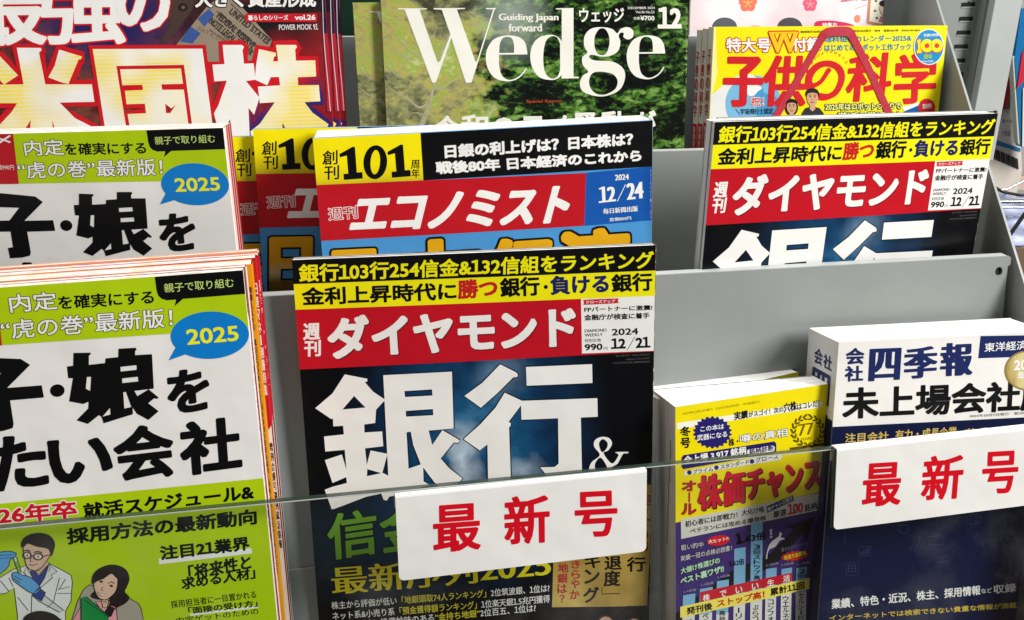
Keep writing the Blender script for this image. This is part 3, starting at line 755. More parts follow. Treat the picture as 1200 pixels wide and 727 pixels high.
for cx, cy in ((680, 465), (748, 494)): E_.poly('illustration', ellipse(cx, cy, 12, 7, 14, 20), LN, 7); E_.stroke('illustration', [(cx - 22, cy - 18), (cx, cy - 28), (cx + 22, cy - 16)], .4, LN, 7)
E_.stroke('illustration', [(692, 500), (678, 520), (694, 526)], .3, LN, 7); E_.poly('illustration', [(652, 532), (680, 548), (714, 546), (690, 562), (664, 552)], (236, 232, 228), 7, line=(140, 60, 60), lw=.3)
ill([(546, 575), (580, 566), (726, 690), (728, 790), (546, 790)], (26, 138, 66), 8); E_.stroke('illustration', [(566, 584), (728, 700)], .5, (16, 96, 46), 10)
re_ = E_.build('magazine', 6.0, WH2, 'R', (226, 222, 218), 'pages_bled')
GE = 'lime and white job hunting guides'
tag(re_, 'lime and white job hunting guide at lower left, cartoon scientist near its foot', 'magazine', GE)
rf = copy_tree(re_); place(rf, *FR['F'][:2], 210, E_.H); tag(rf, 'lime and white job hunting guide in the second pocket, red corner strip in view', 'magazine', GE)

# spine face of a magazine: sheet on its right side, u runs back from the cover
def spine_sheet(s, T, side='R', h=None):
    R = np.stack([-s.R[:, 2], s.R[:, 1], s.R[:, 0]], 1) if side == 'R' else np.stack([s.R[:, 2], s.R[:, 1], -s.R[:, 0]], 1)
    O = s.O + s.R[:, 0] * (s.W + 0.62) if side == 'R' else s.O - s.R[:, 0] * 0.62 - s.R[:, 2] * T
    return Sheet(O, R, T, s.H)
def attach(sh, owner, name='spine_lettering'):
    """hang a side sheet's print on its magazine's cover"""
    inv = owner.root.matrix_world.inverted()
    for p in sh.order:
        P = sh.parts[p]; v = []
        for a, b, c in P['v']:
            wv = sh.O + sh.R @ np.array([a, b, c]); v.append(inv @ Vector((wv[0] * MM, wv[1] * MM, wv[2] * MM + LIFT)))
        mesh_obj(p, v, P['f'], P['mats'], P['m'], owner.co)
    sh.parts = {}; sh.order = []
def column(sh, part, txt, u0, u1, v0, step, color, bold=0.03, layer=1, gap=0.12):
    for i, ch in enumerate(txt):
        if ch in ' 　': continue
        y = v0 - i * step
        a = np.array([u0, y - step * (1 - gap)]); 
        v, f, mi = glyph_mesh([(ch, 0)])
        lo, hi = v.min(0), v.max(0); t = (v - lo) / (hi - lo)
        if ch in '・ー1I': w0, w1 = u0 + (u1 - u0) * .35, u0 + (u1 - u0) * .65
        else: w0, w1 = u0, u1
        uv = np.stack([w0 + t[:, 0] * (w1 - w0), y - step * (1 - gap) + t[:, 1] * step * (1 - gap)], 1)
        for k, o in enumerate(((0, 0), (bold, 0), (-bold, 0))): sh.put(part, uv + np.array(o) * (u1 - u0), f, [color], mi, layer, dz=.006 * k)
s1 = spine_sheet(E_, 6.0)
s1.poly('spine_print', [(0, 0), (6, 0), (6, -38), (0, -22)], (176, 26, 38), 0, loc=True)
column(s1, 'spine_lettering', '息子娘を入れたい会社二〇二五就職情報', .8, 5.2, -38, 6.4, BLACK, 0.06)
attach(s1, E_)

def plain_copy(src, dn, du, dv, T, cover, spinem, label, grp, name='magazine', pages='pages_white', roll=0.0, W=None, H=None, bow=None, side='R', cat='magazine'):
    """another magazine standing behind src; dn is how far its front lies behind src's front"""
    R = src.R.copy(); a = math.radians(roll); R = R @ np.array([[math.cos(a), -math.sin(a), 0], [math.sin(a), math.cos(a), 0], [0, 0, 1]])
    m = Mag(src.O + src.R @ np.array([du, dv, -dn]), R, W or src.W, (H or src.H) + dv, src.bw if bow is None else bow)
    r = m.build(name, T, cover, side, spinem, pages); tag(r, label, cat, grp)
    m.T = T
    return m
# the rest of that stack
def edge_text(mm, txt, u0, u1, v0, step, col):
    column(mm, 'spine_lettering', txt, mm.W - u0, mm.W - u1, v0, step, col, 0.05); mm.flush()
m = plain_copy(E_, 7.4, 0.9, -0.2, 6.0, (178, 28, 38), (214, 210, 204), 'thin red-covered magazine pressed directly behind the lower lime guide', None, pages='pages_bled', roll=.1)
m = plain_copy(E_, 14.0, 3.6, 0.5, 13.0, (214, 140, 14), (216, 142, 12), 'magazine with a mustard yellow spine in the lower left stack', None, pages='pages_bled', roll=-.15)
edge_text(m, '別冊１１・号　就活２０２４年１１月３０日行発発売隔月１回刊行第１巻第２号通巻２８号', 2.4, .9, -12, 4.1, (70, 44, 20))
def red_spine(mm, T, txt, c=(240, 234, 230)):
    mm.poly('spine_print', [(mm.W - 6, -104), (mm.W, -96), (mm.W, -mm.H), (mm.W - 6, -mm.H)], (222, 220, 214), 0, loc=True); edge_text(mm, txt, 1.9, .4, -14, 7.2, c)
    ss = spine_sheet(mm, T); ss.poly('spine_print', [(0, -96), (T, -92), (T, -mm.H), (0, -mm.H)], (214, 212, 206), 1, loc=True); attach(ss, mm)
    column(mm, 'spine_lettering', '増刊合併号週刊就活情報', mm.W - 1.9, mm.W - .4, -106, 6.0, (40, 38, 40), 0.05, 2); mm.flush()
m = plain_copy(E_, 27.6, 5.4, 0.2, 9.0, (184, 24, 40), (184, 26, 42), 'magazine with red spine and white lettering next to the mustard one', None, pages='pages_bled', roll=.1); red_spine(m, 9.0, '日経マネー別冊特集')
m = plain_copy(E_, 37.2, 6.6, 0.4, 7.0, (184, 24, 40), (176, 24, 40), 'second red spined magazine, farther back in the lower left stack', None, pages='pages_bled', roll=-.1); red_spine(m, 7.0, '日経ウーマン特集号')
m = plain_copy(E_, 44.8, 6.2, 0.9, 5.0, (220, 150, 110), (210, 208, 202), 'rearmost thin magazine of the lower left stack', None, pages='pages_bled', roll=.05)
# thin copies behind the second guide
for i, (dn, du, dv, c) in enumerate(((6.3, 0.6, 0.0, (196, 60, 46)), (8.9, 1.3, 0.2, (170, 36, 40)), (11.5, 2.0, 0.3, (150, 40, 36)))):
    Fs = Mag(*[FR['F'][0], FR['F'][1]], 210, E_.H, 0.6)
    m = plain_copy(Fs, dn, du, dv, 2.4, WH2, c, ('first', 'second', 'third')[i] + ' thin red edged magazine tucked behind the upper lime guide', None, pages='pages_white')

# ------------------------------------------------------------------ G  business weekly, yellow and red head on a blue cover
G_ = mag('G', 210, 1.0)
G_.view(260, 130, 2.308)
BLU = (74, 148, 208)
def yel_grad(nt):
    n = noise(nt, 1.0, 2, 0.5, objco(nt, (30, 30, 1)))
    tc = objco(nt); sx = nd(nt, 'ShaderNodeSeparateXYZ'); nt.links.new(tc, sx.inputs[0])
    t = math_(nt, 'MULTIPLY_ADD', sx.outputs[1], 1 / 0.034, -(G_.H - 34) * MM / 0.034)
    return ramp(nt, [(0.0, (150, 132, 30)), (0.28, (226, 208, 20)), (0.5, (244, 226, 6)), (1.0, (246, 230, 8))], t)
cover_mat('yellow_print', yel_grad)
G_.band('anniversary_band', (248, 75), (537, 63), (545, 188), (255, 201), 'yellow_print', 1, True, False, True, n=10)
G_.band('headline_band', (537, 63), (1165, 28), (1160, 151), (545, 188), (8, 8, 9), 1, False, True, True)
G_.band('title_band', (255, 201), (985, 168), (980, 311), (268, 352), (186, 20, 32), 1, True, False)
G_.band('date_panel', (985, 168), (1160, 151), (1162, 296), (980, 311), (18, 84, 168), 1, False, True)
G_.vtext('anniversary_lettering', '創刊', [(272, 107, 313, 146), (277, 148, 317, 186)], BLACK, 0.02, 2, None, 0.06)
G_.view(350, 130, 9.96)
ONE = [(465, 488), (632, 414), (648, 418), (676, 760), (740, 752), (744, 800), (560, 822), (556, 775), (604, 768), (582, 508), (468, 540)]
G_.view(260, 130, 2.308)
one = lambda x, y, k=1.0: [(x + a * k, y + b * k) for a, b in ((0, 22), (36, 2), (42, 3), (47, 72), (62, 71), (63, 88), (12, 92), (11, 76), (24, 75), (20, 26), (1, 31))]
G_.poly('anniversary_lettering', one(318, 95), BLACK, 2)
G_.shape('anniversary_lettering', [ellipse(415, 139, 32, 46, 40, 4), ellipse(415, 139, 13, 33, 32, 4)], BLACK, 2)
G_.poly('anniversary_lettering', one(448, 89), BLACK, 2)
G_.vtext('anniversary_lettering', '周年', [(511, 133, 534, 157), (513, 157, 535, 181)], BLACK, 0.02, 2, None, 0.06)
G_.text('headline_lettering', '日銀の利上げは？日本株は？', (603, 129), (1112, 94), (601, 92), WHITE, 0.075, 2)
G_.text('headline_lettering', '戦後80年 日本経済のこれから', (580, 172), (1135, 137), (577, 138), WHITE, 0.075, 2)
G_.text('title_lettering', '週刊', (290, 297), (368, 290), (287, 264), (186, 20, 32), 0.01, 2, out=(WHITE, 0.05))
G_.text('title_lettering', 'エコノミスト', (342, 331), (928, 302), (366, 226), WHITE, (0.055, 0.045), 2)
G_.view(640, 180, 6.06)
G_.text('date_lettering', '2024', (489, 192), (588, 185), (487, 152), WHITE, (0.05, 0.0), 2)
G_.text('date_lettering', '12', (374, 352), (496, 338), (368, 240), WHITE, (0.06, 0.0), 2)
G_.stroke('date_lettering', [(505, 340), (562, 222)], 0.5, WHITE, 2)
G_.text('date_lettering', '24', (572, 330), (693, 316), (568, 214), WHITE, (0.06, 0.0), 2)
G_.text('date_lettering', '毎日新聞出版', (405, 431), (652, 410), (403, 392), WHITE, (0.035, 0.0), 2)
G_.text('date_lettering', '定価850円', (450, 483), (604, 470), (448, 458), WHITE, 0.03, 2)
G_.vtext('date_lettering', '毎週火曜日発行一九二四年', [(737, 110 + 30 * i, 747, 134 + 30 * i) for i in range(12)], (150, 180, 220), 0.0, 2)
G_.view(260, 130, 2.308)
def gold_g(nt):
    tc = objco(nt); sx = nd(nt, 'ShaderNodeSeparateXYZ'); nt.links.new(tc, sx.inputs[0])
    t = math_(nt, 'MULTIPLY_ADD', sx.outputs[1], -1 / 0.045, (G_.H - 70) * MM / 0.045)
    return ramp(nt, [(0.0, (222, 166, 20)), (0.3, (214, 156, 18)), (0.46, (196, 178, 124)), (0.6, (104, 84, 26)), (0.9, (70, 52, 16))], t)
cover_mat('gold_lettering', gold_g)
GK = dict(bold=(0.06, 0.05), layer=2, out=((8, 8, 9), 0.032))
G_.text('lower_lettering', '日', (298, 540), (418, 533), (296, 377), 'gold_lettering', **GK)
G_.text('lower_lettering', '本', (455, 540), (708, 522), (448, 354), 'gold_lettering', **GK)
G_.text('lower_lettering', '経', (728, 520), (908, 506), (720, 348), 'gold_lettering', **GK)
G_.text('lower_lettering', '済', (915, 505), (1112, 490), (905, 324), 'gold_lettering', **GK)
rg = G_.build('magazine', 4.0, BLU, 'R', (120, 140, 150))
GG = 'weekly magazines with a yellow 101 flash on a blue cover'
tag(rg, 'blue weekly magazine with yellow 101 flash, frontmost of its fanned row', 'magazine', GG)
rh = copy_tree(rg); place(rh, *FR['H'][:2], 210, G_.H); tag(rh, 'blue weekly magazine with yellow flash, middle one of its fanned row', 'magazine', GG)
ri = copy_tree(rg); place(ri, *FR['I'][:2], 210, G_.H); tag(ri, 'blue weekly magazine with yellow flash, rearmost and leftmost of its fanned row', 'magazine', GG)
for i, (dn, du, dv, ro) in enumerate(((4.4, 1.0, 0.1, 0.0), (9.0, 1.6, 0.35, 0.03), (13.6, 2.2, 0.4, -0.04), (18.2, 2.6, 0.8, -0.08), (22.8, 3.2, 0.9, -0.14), (27.4, 3.6, 1.3, -0.26))):
    m = plain_copy(G_, dn, du, dv, 4.2, (232, 232, 228), (120, 130, 136), ('nearest', 'second', 'third', 'fourth', 'fifth', 'farthest')[i] + ' copy behind the frontmost yellow flash weekly, cover made white to pass for page tops', None, roll=ro)  # white covers are made up so the raised strips pass for page tops
# stack behind the black bank weekly
for i, (dn, du, dv, ro) in enumerate(((4.4, 0.2, -0.1, 0.0), (8.0, 2.2, -1.2, -0.45))):
    m = plain_copy(A, dn, du, dv, 3.4, (24, 22, 24), 'rubbed_spine', ('nearer', 'farther')[i] + ' of two copies directly behind the lower black bank weekly', None, roll=ro)
O, R, h = FR['B']; Bm = Mag(O, R, 210, A.H, 0.8)
rb2 = copy_tree(rb); shift(rb2, -10.9, 8.5, 0.0, -0.1); tag(rb2, 'black weekly magazine behind the upper right one, yellow edge peeking out at right', 'magazine', GA)
m = plain_copy(Bm, 4.4, -0.3, 0.1, 6.2, (200, 200, 196), (60, 58, 56), 'middle copy in the upper right stack of black weeklies, pale page edges at left', None, roll=0.0)

# ------------------------------------------------------------------ J  monthly with a forest photograph
J_ = mag('J', 210, 0.8)
J_.view(0, 0, 1)
pJ = {k: loc(J_, p) for k, p in dict(y=(480, 70), s=(600, 20), t=(640, 60)).items()}
def forest(nt):
    wv, co = warp(nt, 60, 0.006)
    def stretched(v, sx, sy):
        mp = nd(nt, 'ShaderNodeMapping'); mp.inputs['Scale'].default_value = (sx, sy, 1); nt.links.new(v, mp.inputs[0]); return mp.outputs[0]
    def leaves(scale, v):
        n = nd(nt, 'ShaderNodeTexVoronoi', feature='F1'); n.inputs['Scale'].default_value = scale; nt.links.new(v, n.inputs['Vector'])
        s = nd(nt, 'ShaderNodeSeparateColor'); nt.links.new(n.outputs['Color'], s.inputs[0])
        return s.outputs[0], n.outputs['Distance']
    big = noise(nt, 24, 6, 0.62, stretched(wv, 1, 2.7), 0.9)
    l1, d1 = leaves(190, stretched(wv, 1, 1.7)); l2, d2 = leaves(420, stretched(wv, 1, 1.5))
    k = math_(nt, 'ADD', math_(nt, 'MULTIPLY', big, 1.25), math_(nt, 'ADD', math_(nt, 'MULTIPLY_ADD', l1, 0.20, -0.10), math_(nt, 'MULTIPLY_ADD', l2, 0.15, -0.075)))
    k = math_(nt, 'SUBTRACT', k, math_(nt, 'MULTIPLY', d1, 0.10))
    g = ramp(nt, [(0.44, (9, 13, 10)), (0.54, (17, 28, 16)), (0.61, (38, 68, 26)), (0.70, (74, 116, 42)), (0.80, (118, 156, 74)), (0.95, (166, 192, 122))], k)
    bl = noise(nt, 20, 6, 0.6, stretched(wv, 1, 1.2), 0.8)
    ky = math_(nt, 'ADD', bl, math_(nt, 'ADD', math_(nt, 'MULTIPLY_ADD', l2, 0.05, -0.025), math_(nt, 'MULTIPLY_ADD', l1, 0.07, -0.035)))
    y = ramp(nt, [(0.34, (66, 66, 50)), (0.42, (112, 114, 80)), (0.48, (150, 150, 100)), (0.53, (178, 166, 92)), (0.58, (146, 170, 72)), (0.64, (186, 190, 126)), (0.74, (216, 214, 184))], ky)
    sx = nd(nt, 'ShaderNodeSeparateXYZ'); nt.links.new(co, sx.inputs[0])
    t = math_(nt, 'ADD', sx.outputs[0], math_(nt, 'MULTIPLY_ADD', noise(nt, 60, 4, 0.6, stretched(wv, 1, 1.6)), 0.10, -0.05))
    f = nd(nt, 'ShaderNodeMapRange'); f.inputs[1].default_value = -0.046; f.inputs[2].default_value = -0.030; f.inputs[3].default_value = 1; f.inputs[4].default_value = 0
    nt.links.new(t, f.inputs[0])
    c = mixc(nt, f.outputs[0], g, y)
    return mixc(nt, math_(nt, 'MULTIPLY', blob(nt, wv, pJ['s'], 0.030, 0.034), 0.75), c, (170, 184, 172))
cover_mat('forest_photo', forest, 0.24)
J_.view(440, 0, 4.845)
BR = (176, 172, 140)
for pts, wd in (([(250, 740), (290, 640), (320, 540), (335, 440), (330, 360)], 3.6), ([(310, 580), (250, 610), (180, 560), (110, 520), (60, 480)], 2.0), ([(325, 500), (380, 500), (430, 465), (480, 440)], 1.6),
                ([(330, 400), (270, 330), (200, 290), (140, 230), (100, 180)], 1.7), ([(205, 350), (150, 310), (90, 270), (60, 250)], 1.3), ([(330, 380), (370, 290), (420, 200), (480, 120)], 1.4),
                ([(290, 660), (230, 640), (200, 650)], 1.1), ([(60, 360), (110, 420), (150, 450)], .9), ([(300, 250), (340, 180), (350, 120)], .8)):
    J_.stroke('branch_print', pts, wd, (168, 164, 132), 0.6, smooth=True, taper=True)
CREAM = (236, 234, 224)
J_.shape('title_lettering', [[(128, 48), (292, 48), (292, 54), (250, 55), (352, 355), (366, 350), (425, 196), (376, 56), (330, 54), (330, 47), (508, 46), (508, 52), (462, 54), (568, 352), (576, 348), (668, 54), (626, 53), (626, 46), (684, 46), (684, 52), (677, 54), (545, 470), (513, 470), (430, 215), (343, 470), (322, 470), (165, 55), (128, 54)]], CREAM, 2)
def ee(dx, dy, sx=1.0, sy=1.0):
    q = lambda L: [(dx + x * sx, dy + y * sy) for x, y in L]
    o = [(862, 310)] + spline([(862, 300), (850, 245), (815, 212), (745, 202), (675, 222), (636, 275), (626, 332), (640, 395), (680, 445), (745, 463), (800, 452), (840, 420), (858, 390)], False, 5)
    i = spline([(852, 388), (825, 425), (785, 450), (748, 452), (715, 425), (702, 370), (701, 311)], False, 5)
    c = [(701, 302)] + spline([(702, 300), (706, 250), (722, 218), (750, 210), (776, 222), (786, 255), (786, 301)], False, 5)
    return [q(o + i), q(c)]
J_.shape('title_lettering', ee(0, 0), CREAM, 2)
J_.view(620, 0, 4.845)
J_.shape('title_lettering', [spline([(152, 48), (200, 47)], False, 2) + [(252, 46), (252, 436), (282, 437), (282, 445), (184, 447), (184, 420)] + spline([(183, 428), (160, 448), (120, 455), (60, 440), (20, 390), (6, 320), (20, 255), (60, 212), (125, 198), (165, 212), (185, 236)], False, 5) + [(185, 55), (152, 54)],
                             spline([(176, 250), (160, 216), (130, 206), (95, 235), (80, 320), (90, 410), (125, 446), (158, 438), (176, 400)], False, 5)], CREAM, 2)
J_.shape('title_lettering', [spline([(500, 190), (520, 165), (560, 155), (590, 175), (588, 212), (560, 225), (535, 210), (538, 190), (520, 186), (508, 205), (518, 240), (505, 290), (460, 318), (410, 322), (360, 312), (342, 318), (345, 332), (380, 345), (470, 350), (530, 385), (545, 440), (515, 510), (440, 545), (370, 545), (305, 520), (288, 475), (305, 430), (335, 408), (305, 370), (302, 325), (330, 300), (312, 260), (315, 205), (350, 165), (410, 155), (470, 165)], True, 4),
                             spline([(370, 240), (375, 200), (400, 165), (430, 165), (452, 200), (456, 250), (440, 300), (415, 315), (390, 305), (374, 275)], True, 4), spline([(340, 470), (352, 425), (385, 408), (440, 412), (480, 425), (502, 460), (490, 505), (440, 535), (395, 538), (358, 515)], True, 4)], CREAM, 2)
J_.shape('title_lettering', ee(-84, -3, 1.0, 0.97) if False else [[(x - 81 + (x - 742) * -0.075, y - 6 + (y - 332) * -0.045) for x, y in c] for c in ee(0, 0)], CREAM, 2)
J_.view(440, 0, 4.845)
J_.text('lettering', 'Guiding Japan', (700, 128), (1040, 128), (698, 78), CREAM, (0.05, 0.0), 2)
J_.text('lettering', 'forward', (756, 180), (946, 180), (754, 136), CREAM, (0.05, 0.0), 2)
J_.text('lettering', 'Special Report', (858, 590), (1060, 586), (856, 568), (176, 66, 34), 0.03, 2)
J_.view(620, 0, 4.845)
J_.text('lettering', 'ウェッジ', (285, 130), (540, 128), (283, 46), CREAM, 0.03, 2)
J_.text('lettering', 'DECEMBER 2024', (562, 53), (714, 52), (561, 40), CREAM, 0.02, 2)
J_.text('lettering', 'Vol.36 No.12', (605, 76), (712, 76), (604, 62), CREAM, 0.02, 2)
J_.text('lettering', '定価', (594, 112), (628, 112), (593, 97), CREAM, 0.02, 2)
J_.text('lettering', '¥700', (632, 117), (712, 117), (631, 90), CREAM, 0.05, 2)
J_.text('lettering', '12', (730, 163), (866, 163), (728, 40), CREAM, 0.07, 2)
J_.view(440, 0, 4.845)
for ch, x0, x1, yt in (('令', 340, 470, 658), ('和', 482, 640, 652), ('の', 660, 790, 668), ('コ', 838, 945, 660), ('メ', 985, 1095, 655), ('騒', 1125, 1255, 640), ('動', 1282, 1425, 632), ('が', 1470, 1592, 628)):
    J_.text('lettering', ch, (x0, yt + 140), (x1, yt + 138), (x0, yt), CREAM, 0.05, 2)
J_.vtext('spine_edge_print', '令和六年十二月号通巻四二八', [(1760, 40 + 58 * i, 1772, 82 + 58 * i) for i in range(13)], (160, 176, 130), 0.0, 2)
rj = J_.build('magazine', 5.0, 'forest_photo', 'R', (40, 58, 34))
GJ = 'monthly magazines with a forest photograph cover'
tag(rj, 'forest photograph monthly with a large white serif title, front copy', 'magazine', GJ)
rj2 = copy_tree(rj); shift(rj2, -5.4, -16.3, -1.2, 0.25); tag(rj2, 'forest photograph monthly behind the front copy, only its left strip showing', 'magazine', GJ)

# ------------------------------------------------------------------ K  children's science magazine, yellow
K_ = mag('K', 182, 1.0)
KY = (250, 226, 8); KR = (206, 30, 40); KB = (18, 128, 178)
K_.view(830, 20, 6.057)
K_.poly('globe_print', [(20, 560), (110, 480), (200, 440), (330, 430), (330, 760), (20, 760)], (226, 228, 226), 1, smooth=False)
K_.poly('globe_print', ellipse(320, 620, 200, 205, 48), (120, 182, 220), 1.3)
K_.poly('globe_print', [(180, 440), (215, 418), (300, 410), (350, 440), (372, 462), (350, 490), (290, 492), (255, 470), (210, 470)], (226, 232, 234), 1.5, smooth=True)
K_.poly('globe_print', [(300, 560), (330, 520), (380, 500), (400, 540), (470, 560), (500, 620), (470, 700), (400, 740), (340, 700), (350, 620)], (76, 152, 204), 1.5, smooth=True)
K_.poly('globe_print', [(270, 470), (300, 490), (345, 485), (380, 505), (350, 530), (320, 560), (280, 550)], (236, 238, 236), 1.6, smooth=True)
K_.text('flash_lettering', '特大号', (128, 250), (442, 250), (126, 148), WHITE, 0.045, 2, out=((196, 40, 30), 0.06))
K_.text('flash_lettering', 'W', (430, 254), (640, 250), (428, 108), (248, 190, 24), (0.05, 0.02), 3, out=((196, 36, 30), 0.05))
K_.poly('flash_lettering', [(424, 98), (632, 96), (630, 112), (426, 114)], (196, 36, 30), 3); K_.poly('flash_lettering', [(430, 106), (625, 104), (622, 118), (434, 120)], (248, 190, 24), 4)
K_.text('flash_lettering', '付録', (598, 248), (800, 242), (596, 148), WHITE, 0.045, 2, out=((196, 40, 30), 0.06))
K_.text('title_lettering', '子', (100, 640), (386, 640), (108, 278), KR, (0.05, 0.03), 4)
K_.text('title_lettering', '供', (372, 640), (690, 634), (400, 274), KR, (0.035, 0.022), 4)
K_.view(960, 20, 6.057)
K_.shape('title_lettering', [spline([(-30, 580), (45, 592), (130, 550), (180, 450), (165, 360), (90, 312), (0, 318), (-60, 360), (-95, 420), (-100, 490), (-75, 525), (-45, 510), (20, 470), (70, 400), (86, 380), (60, 362), (10, 440), (-40, 470), (-50, 440), (-20, 385), (40, 352), (110, 370), (138, 430), (110, 510), (60, 545), (-10, 540)], True, 3)], KR, 4)
K_.text('title_lettering', '科', (180, 606), (500, 590), (210, 262), KR, (0.035, 0.02), 4)
K_.text('title_lettering', '学', (525, 622), (822, 612), (540, 262), KR, (0.035, 0.022), 4)
K_.text('news_lettering', '理科短歌カレンダー2025&', (38, 182), (655, 172), (36, 135), KB, 0.03, 2)
K_.text('news_lettering', 'はじめてのロボット工作ブック', (38, 244), (652, 236), (36, 194), KB, 0.03, 2)
K_.text('imprint_lettering', '毎月10日発行・発売　通巻1063号　ISSN1345-6825', (240, 108), (715, 102), (240, 92), (60, 54, 20), 0.02, 2)
K_.view(830, 20, 6.057)
K_.text('imprint_lettering', '第88巻第1号 2024年12月10日', (655, 115), (850, 112), (655, 98), (60, 54, 20), 0.02, 2)
for i, ch in enumerate('見つけよう地球まつり'):
    a = math.radians(215 + 12 * i); cx, cy = 860 + 150 * math.cos(a), 440 + 190 * math.sin(a)
    K_.text('news_lettering', ch, (cx - 9, cy + 10), (cx + 9, cy + 4), (cx - 10, cy - 10), (190, 80, 40), 0.0, 3)
K_.view(960, 20, 6.057)
K_.poly('badge', ellipse(777, 213, 108, 128, 48), WHITE, 5); K_.poly('badge', ellipse(777, 213, 101, 121, 48), (20, 140, 196), 5.5)
K_.text('badge_lettering', '子供の科学', (736, 142), (845, 138), (738, 120), WHITE, 0.05, 7)
K_.text('badge_lettering', '1', (690, 258), (724, 256), (690, 160), (250, 222, 30), 0.12, 7, out=((216, 60, 30), 0.05))
for cx in (762, 832): 
    K_.poly('badge_lettering', ellipse(cx + 2, 208, 46, 50, 32), (206, 60, 30), 7); K_.poly('badge_lettering', ellipse(cx, 204, 44, 47, 32), (250, 222, 30), 8); K_.poly('badge_lettering', ellipse(cx, 204, 17, 17, 24), (216, 60, 40), 9)
K_.text('badge_lettering', '周年', (738, 300), (800, 298), (738, 266), (170, 200, 60), 0.04, 7)
K_.text('badge_lettering', 'Since 1924', (728, 322), (806, 321), (728, 308), WHITE, 0.04, 7)
K_.poly('seal', ellipse(762, 646, 60, 66, 40), (206, 34, 44), 5); K_.text('seal_lettering', '別冊', (730, 652), (796, 648), (730, 618), WHITE, 0.03, 6)
K_.poly('robot_print', [(600, 672), (720, 620), (720, 700), (600, 720)], (20, 90, 160), 3); K_.poly('robot_print', [(590, 640), (730, 600), (725, 622), (600, 668)], (236, 238, 236), 2.6)
K_.text('news_lettering', '2025年はロボットづくりで', (42, 664), (580, 655), (40, 614), (246, 236, 120), 0.035, 5, out=((14, 62, 90), 0.10))
K_.text('news_lettering', '遊ぼう学ぼう！', (130, 724), (560, 716), (130, 676), (246, 236, 120), 0.035, 5, out=((14, 62, 90), 0.10))
K_.view(830, 20, 6.057)
K_.text('news_lettering', '祝！', (300, 632), (392, 632), (300, 570), (206, 40, 40), 0.03, 5, out=(WHITE, 0.06))
K_.text('news_lettering', '＼宇宙飛行士認定／', (192, 694), (494, 688), (192, 652), (12, 60, 86), 0.03, 5)
SK1 = (206, 160, 126); 
def person(cx, cy, k, hair, suit, lay=6, long=False):
    K_.poly('portrait', [(cx - 75 * k, cy + 110 * k), (cx - 50 * k, cy + 72 * k), (cx, cy + 58 * k), (cx + 50 * k, cy + 72 * k), (cx + 80 * k, cy + 110 * k), (cx + 80 * k, cy + 200 * k), (cx - 75 * k, cy + 200 * k)], suit, lay)
    if long: K_.poly('portrait', ellipse(cx, cy + 4 * k, 54 * k, 66 * k, 24), hair, lay + .4)
    K_.poly('portrait', [(cx - 16 * k, cy + 40 * k), (cx + 16 * k, cy + 40 * k), (cx + 20 * k, cy + 78 * k), (cx, cy + 96 * k), (cx - 20 * k, cy + 78 * k)], SK1, lay + .6)
    K_.poly('portrait', ellipse(cx, cy, 40 * k, 56 * k, 28), SK1, lay + 1)
    K_.poly('portrait', [(cx - 46 * k, cy - 4 * k), (cx - 46 * k, cy - 40 * k), (cx - 22 * k, cy - 66 * k), (cx + 20 * k, cy - 66 * k), (cx + 46 * k, cy - 40 * k), (cx + 46 * k, cy - 2 * k), (cx + 36 * k, cy - 28 * k), (cx, cy - 38 * k), (cx - 36 * k, cy - 28 * k)], hair, lay + 2, smooth=True)
    for s in (-1, 1):
        K_.poly('portrait', ellipse(cx + 16 * s * k, cy - 8 * k, 7 * k, 4 * k, 10), (40, 26, 22), lay + 2); K_.stroke('portrait', [(cx + 26 * s * k, cy - 20 * k), (cx + 8 * s * k, cy - 21 * k)], .5 * k, (50, 34, 28), lay + 2)
    K_.stroke('portrait', [(cx - 3 * k, cy + 2 * k), (cx - 6 * k, cy + 16 * k), (cx + 5 * k, cy + 17 * k)], .35 * k, (150, 104, 78), lay + 2)
    K_.stroke('portrait', [(cx - 15 * k, cy + 28 * k), (cx, cy + 33 * k), (cx + 15 * k, cy + 28 * k)], .6 * k, (150, 70, 64), lay + 2)
person(738, 575, 1.0, (34, 30, 30), (46, 48, 56)); person(590, 640, .85, (30, 26, 26), (180, 170, 170), 6, True)
K_.poly('edge_print', [(-20, 60), (52, 60), (64, 400), (30, 560), (36, 800), (-20, 800)], (238, 232, 150), 0.6)
rk = K_.build('magazine', 8.5, KY, 'L', (226, 222, 208), nseg=16)
sk_ = spine_sheet(K_, 8.5, 'L')
column(sk_, 'spine_lettering', '子供の科学', 1.6, 7.0, -15, 9.4, (190, 40, 44), 0.06)
sk_.poly('spine_print', [(0, -66), (8.5, -66), (8.5, -94), (0, -94)], (190, 26, 40), 0, loc=True); column(sk_, 'spine_lettering', '特別付録号', 2.2, 6.4, -68, 5, (230, 200, 200), 0.03, 2)
sk_.poly('spine_print', [(0, -98), (8.5, -98), (8.5, -270), (0, -270)], (20, 110, 160), 0, loc=True)
attach(sk_, K_)
GK_ = "yellow children's science magazines"
tag(rk, "yellow children's science magazine with a red strap over it, front copy", 'magazine', GK_)
for i, (dn, du, dv) in enumerate(((9.0, -0.6, -1.2), (18.0, -1.2, -2.2))):
    c = copy_tree(rk); shift(c, -dn, du, dv); tag(c, ("yellow children's science magazine, second of its stack, spine edge showing", "yellow children's science magazine, rearmost of its stack, spine edge showing")[i], 'magazine', GK_)
